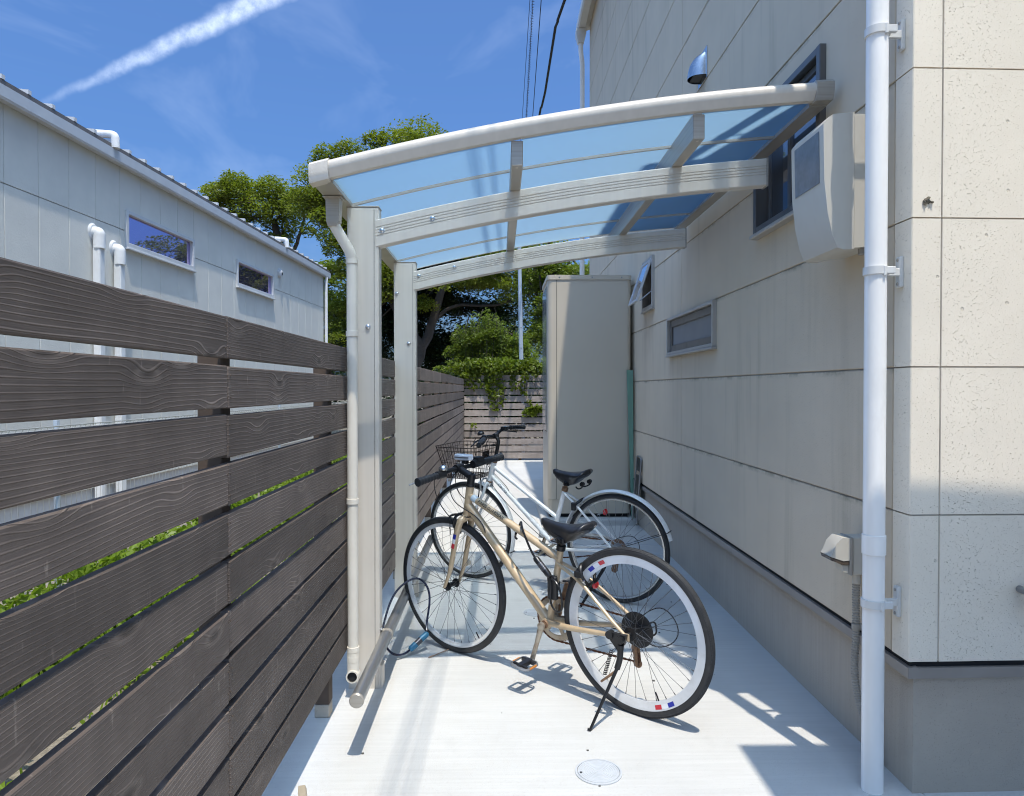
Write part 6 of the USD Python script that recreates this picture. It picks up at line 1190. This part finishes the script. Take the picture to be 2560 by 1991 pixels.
tree('big spreading evergreen tree with a dark hollow crown behind the shelter', at(880, 850, Y2),
     [([at(875, 850, Y2), at(895, 760, Y2), at(925, 680, Y2), at(945, 600, Y2), at(960, 520, Y2)], 0.16, 0.09), ([at(925, 690, Y2), at(965, 655, Y2), at(1030, 652, Y2-0.3), at(1090, 640, Y2-0.6)], 0.055, 0.025),
      ([at(900, 740, Y2), at(840, 650, Y2), at(790, 540, Y2), at(760, 460, Y2)], 0.15, 0.06), ([at(945, 610, Y2), at(890, 520, Y2), at(850, 400, Y2)], 0.12, 0.05), ([at(955, 560, Y2), at(1010, 500, Y2), at(1080, 450, Y2)], 0.11, 0.05)],
     [(at(800, 400, Y2), (1.25, 1.6, 0.9), 34, 0.5), (at(900, 350, Y2), (1.3, 1.6, 0.8), 34, 0.5), (at(1000, 400, Y2), (1.3, 1.6, 0.9), 30, 0.5), (at(700, 420, Y2), (0.75, 1.2, 0.75), 22, 0.42), (at(690, 370, Y2), (0.45, 0.6, 0.4), 8, 0.34),
      (at(735, 500, Y2), (0.55, 0.9, 0.55), 18, 0.36), (at(748, 610, Y2), (0.22, 0.6, 1.0), 16, 0.28), (at(905, 305, Y2), (0.5, 0.7, 0.35), 8, 0.34), (at(1070, 580, Y2-1.0), (0.95, 0.8, 0.75), 26, 0.4), (at(1150, 540, Y2-1), (0.7, 0.8, 0.5), 12, 0.36), (at(920, 605, Y2-0.8), (0.32, 0.35, 0.28), 12, 0.3), (at(1020, 600, Y2-0.6), (0.6, 0.5, 0.35), 20, 0.34), (at(1120, 620, Y2-0.8), (0.6, 0.5, 0.5), 18, 0.34), (at(650, 440, Y2), (0.45, 0.7, 0.5), 12, 0.36),
      (at(690, 345, Y2), (0.35, 0.6, 0.28), 12, 0.26), (at(740, 335, Y2), (0.45, 0.7, 0.32), 14, 0.28), (at(810, 315, Y2), (0.5, 0.7, 0.3), 16, 0.28), (at(880, 297, Y2), (0.45, 0.6, 0.24), 14, 0.24), (at(700, 450, Y2), (0.6, 0.8, 0.6), 20, 0.36), (at(720, 700, Y2), (0.3, 0.6, 0.9), 20, 0.3), (at(700, 470, Y2-0.6), (0.4, 0.4, 0.3), 16, 0.3), (at(718, 530, Y2-0.6), (0.22, 0.4, 0.4), 16, 0.26), (at(735, 600, Y2-0.6), (0.16, 0.4, 0.5), 14, 0.24), (at(820, 620, Y2-0.6), (0.6, 0.4, 0.8), 26, 0.34), (at(905, 650, Y2-0.4), (0.25, 0.3, 0.25), 8, 0.26)],
     'leaf_evergreen', 380, 0.09, 12, core=[(at(830, 600, Y2+1.0), (0.9, 0.5, 1.1), 50, 0.45), (at(950, 570, Y2+0.6), (0.8, 0.5, 0.5), 40, 0.4), (at(960, 660, Y2+2.4), (1.3, 0.4, 0.35), 40, 0.4), (at(1060, 680, Y2+2.4), (0.9, 0.4, 0.9), 50, 0.4), (at(840, 700, Y2+2.0), (1.3, 0.4, 1.4), 70, 0.45), (at(925, 650, Y2+1.0), (0.55, 0.5, 0.7), 40, 0.4), (at(905, 740, Y2+0.9), (0.6, 0.5, 0.7), 40, 0.4), (at(1010, 600, Y2+1.2), (0.95, 0.6, 0.38), 44, 0.4), (at(975, 740, Y2+1.5), (0.8, 0.5, 0.75), 40, 0.4), (at(1070, 740, Y2+1.5), (0.8, 0.5, 0.7), 34, 0.4), (at(850, 560, Y2+1.2), (1.5, 1.0, 2.2), 60, 0.55), (at(960, 560, Y2+1.4), (1.0, 0.9, 0.9), 24, 0.5), (at(800, 740, Y2+1.2), (1.6, 1.0, 1.0), 34, 0.5), (at(930, 780, Y2+1.0), (1.0, 0.6, 0.35), 14, 0.4)])
Y3 = 17.0
tree('leafy light green tree between the pole and the cabinet', at(1190, 840, Y3), [([at(1190, 840, Y3), at(1185, 720, Y3), at(1180, 600, Y3), at(1185, 520, Y3)], 0.10, 0.04), ([at(1185, 700, Y3), at(1150, 640, Y3), at(1130, 600, Y3)], 0.05, 0.02)],
     [(at(1170, 620, Y3), (0.75, 0.9, 0.95), 44, 0.30), (at(1160, 720, Y3), (0.55, 0.8, 0.75), 26, 0.28), (at(1235, 590, Y3), (0.5, 0.7, 0.45), 16, 0.26), (at(1225, 680, Y3), (0.5, 0.7, 0.8), 16, 0.28)], 'leaf_bright', 620, 0.08, 13,
     core=[(at(1180, 690, Y3+0.9), (0.7, 0.5, 1.1), 20, 0.4)])
Y4 = 15.2
tree('young bushy sapling rising above the back fence', at(1010, 830, Y4), [([at(1010, 840, Y4), at(1015, 770, Y4), at(1020, 700, Y4), at(1030, 660, Y4)], 0.04, 0.012), ([at(1012, 780, Y4), at(980, 730, Y4), at(975, 700, Y4)], 0.02, 0.008), ([at(1015, 760, Y4), at(1050, 720, Y4), at(1065, 690, Y4)], 0.02, 0.008)],
     [(at(1030, 730, Y4), (0.55, 0.5, 0.32), 34, 0.17), (at(985, 760, Y4), (0.30, 0.35, 0.32), 20, 0.15), (at(1100, 750, Y4), (0.40, 0.3, 0.3), 22, 0.15), (at(960, 790, Y4), (0.26, 0.3, 0.22), 10, 0.15), (at(1100, 770, Y4), (0.5, 0.3, 0.25), 14, 0.17)], 'leaf_bright', 700, 0.07, 14, name='sapling', tw=0.3,
     core=[(at(1040, 770, Y4+0.5), (0.8, 0.3, 0.4), 40, 0.25)])
# upright shoots of the sapling
sg = [p for p in stage.GetPrimAtPath('/World').GetChildren() if p.GetName() == 'sapling'][0]
tb = Node('/World/sapling', np.asarray(at(1010, 830, Y4))); rng = np.random.default_rng(44); P = []; ms = MB()
for i in range(58):
    u0 = rng.uniform(965, 1120); a = at(u0, 790, Y4+rng.uniform(-.4, .3)); top = 655+abs(u0-1030)*0.75+abs(rng.normal(0, 28)); b = at(u0+rng.normal(0, 14), top, Y4+rng.uniform(-.4, .3))
    q = spline([a, (a+b)/2+rng.normal(0, .05, 3), b], 22); ms.tube(q, np.linspace(0.007, 0.002, 22), 4, caps=False)
    for k in range(4, 22):
        P.append(q[k]+rng.normal(0, 0.035, (5, 3)))
part(tb, 'shoots', ms, 'bark', smooth=False); mq = MB(); mq.add(*leaves(np.vstack(P), 0.075, 0.3, 0.38, rng)); part(tb, 'shoot_leaves', mq, 'leaf_bright', smooth=False)
Y5 = 27.0
tree('yellow green tree peeping past the end of the neighbour house', at(705, 850, Y5), [([at(705, 850, Y5), at(704, 700, Y5), at(700, 620, Y5)], 0.16, 0.07)],
     [(at(690, 590, Y5), (0.5, 0.9, 0.5), 14, 0.42), (at(715, 650, Y5), (0.5, 0.9, 0.8), 18, 0.42), (at(725, 740, Y5), (0.6, 0.9, 0.9), 20, 0.42)], 'leaf_bright', 230, 0.15, 15, core=[(at(715, 720, Y5+0.8), (0.6, 0.5, 1.4), 16, 0.5)])
# a far dark hedge so that the low gaps between trunks close
rng = np.random.default_rng(16); cl = []
for i in range(44): cl.append((np.array([-7.5+i*0.26+rng.normal(0, .1), 25+rng.uniform(-.5, .5), rng.uniform(0.3, 2.2)]), np.array([0.6, 0.6, 0.6])))
solo('hedge', crown_mesh(cl, 130, 0.16, rng), 'leaf_shaded', 'dark far hedge under the trees behind the back fence', 'hedge', smooth=False)
rng = np.random.default_rng(26); cl = []  # unseen leaf mass added to darken the gaps between the back boards
for i in range(150): cl.append((np.array([rng.uniform(-2.2, 2.2), rng.uniform(14.2, 14.9), rng.uniform(0.1, 1.45)]), np.array([0.34, 0.34, 0.3])))
solo('hedge', crown_mesh(cl, 260, 0.10, rng), 'leaf_shaded', 'added dark leaf mass behind the back fence that blackens its gaps', 'hedge', smooth=False)
# creeper over the back fence
rng = np.random.default_rng(17); vn = thing('creeper', 'yellow green creeper tumbling over the top of the back fence', 'creeper', (0.1, 13.2, 1.5))
P = []
for i in range(70):
    x = rng.uniform(-0.85, 0.98); P.append(blob((x, 13.22+rng.uniform(-.10, .16), 1.66+rng.uniform(-.04, .17)*(1.3-abs(x-0.1)*0.4)), (0.17, 0.13, 0.10), 34, rng, low=-1.2))
for (x0, dx, n, L) in ((-0.62, 0.16, 10, 0.20), (-0.40, 0.2, 14, 0.30), (-0.13, 0.08, 10, 0.66), (-0.20, 0.12, 9, 0.36), (-0.05, 0.05, 5, 0.46), (0.30, 0.07, 5, 0.26), (0.45, 0.05, 6, 0.40), (0.02, 0.05, 6, 0.6)):
    for j in range(n):
        z = 1.62-L*(j+0.5)/n; P.append(blob((x0+rng.normal(0, dx*0.6), 13.165+rng.uniform(-.03, .02), z), (0.06, 0.025, 0.05), 7, rng, low=-1.2))
for (x, z, n) in ((0.56, 0.93, 9), (0.72, 0.98, 10), (0.86, 0.95, 8), (0.66, 0.90, 7), (-0.60, 0.62, 1), (0.66, 1.16, 1)):
    for j in range(n): P.append(blob((x+rng.normal(0, .06), 13.165, z+rng.normal(0, .03)), (0.06, 0.03, 0.045), 7, rng, low=-1.2))
m = MB(); m.add(*leaves(np.vstack(P), 0.078, 0.25, 0.75, rng)); part(vn, 'leaves', m, 'leaf_vine', smooth=False)
m = MB()
for (x0, x1, z1) in ((-0.12, -0.05, 0.92), (-0.2, -0.25, 1.2), (0.44, 0.5, 1.2), (0.02, 0.06, 1.05), (0.5, 0.9, 0.93)): m.tube(spline([(x0, 13.18, 1.66), ((x0+x1)/2+0.03, 13.185, (1.66+z1)/2), (x1, 13.188, z1)], 10), 0.004, 5)
part(vn, 'stem', m, 'bark', smooth=False)
# weeds between the two fences
rng = np.random.default_rng(18); P = []
for i in range(800):
    y = rng.uniform(-0.5, 13.2); x = -2.42+abs(rng.normal(0, 0.33)); h = rng.uniform(0.15, 0.62)*max(0.25, 1-abs(x+2.35)/0.9)
    if rng.uniform() < 0.3 and y < 2.6: continue
    if x > -1.55: continue
    for j in range(4): P.append(blob((x+rng.normal(0, .05), y+rng.normal(0, .05), h*(j+0.6)/4), (0.13, 0.13, 0.09), 13, rng, low=-1.2))
m = MB(); m.add(*leaves(np.vstack(P), 0.062, 0.5, 0.62, rng))
for i in range(2600):
    y = rng.uniform(-0.5, 13.2); x = -2.42+abs(rng.normal(0, 0.38)); L = rng.uniform(0.1, 0.4); d = rng.normal(0, 0.3, 2)
    if x > -1.5: continue
    m.add([(x, y, 0), (x+0.008, y+0.006, 0), (x+d[0]*L*0.5, y+d[1]*L*0.5, L*0.6), (x+d[0]*L, y+d[1]*L, L*0.9)], [[0, 1, 2], [0, 2, 3]])
solo('weeds', m, 'leaf_weed', 'green weeds growing between the board fence and the wire fence', 'weeds', kind='stuff', smooth=False)
# bits of grit and small leaves on the paving
rng = np.random.default_rng(19); m = MB()
for i in range(46):
    x, y = rng.uniform(-0.6, 1.25), rng.uniform(2.2, 6.5); r = rng.uniform(0.002, 0.0055); m.obb((x, y, r*0.5), np.eye(3), (r, r*rng.uniform(.6, 1), r*0.5), 0.001)
solo('grit', m, 'joint_dark', 'specks of dark grit scattered on the concrete', 'grit', kind='stuff', smooth=False)
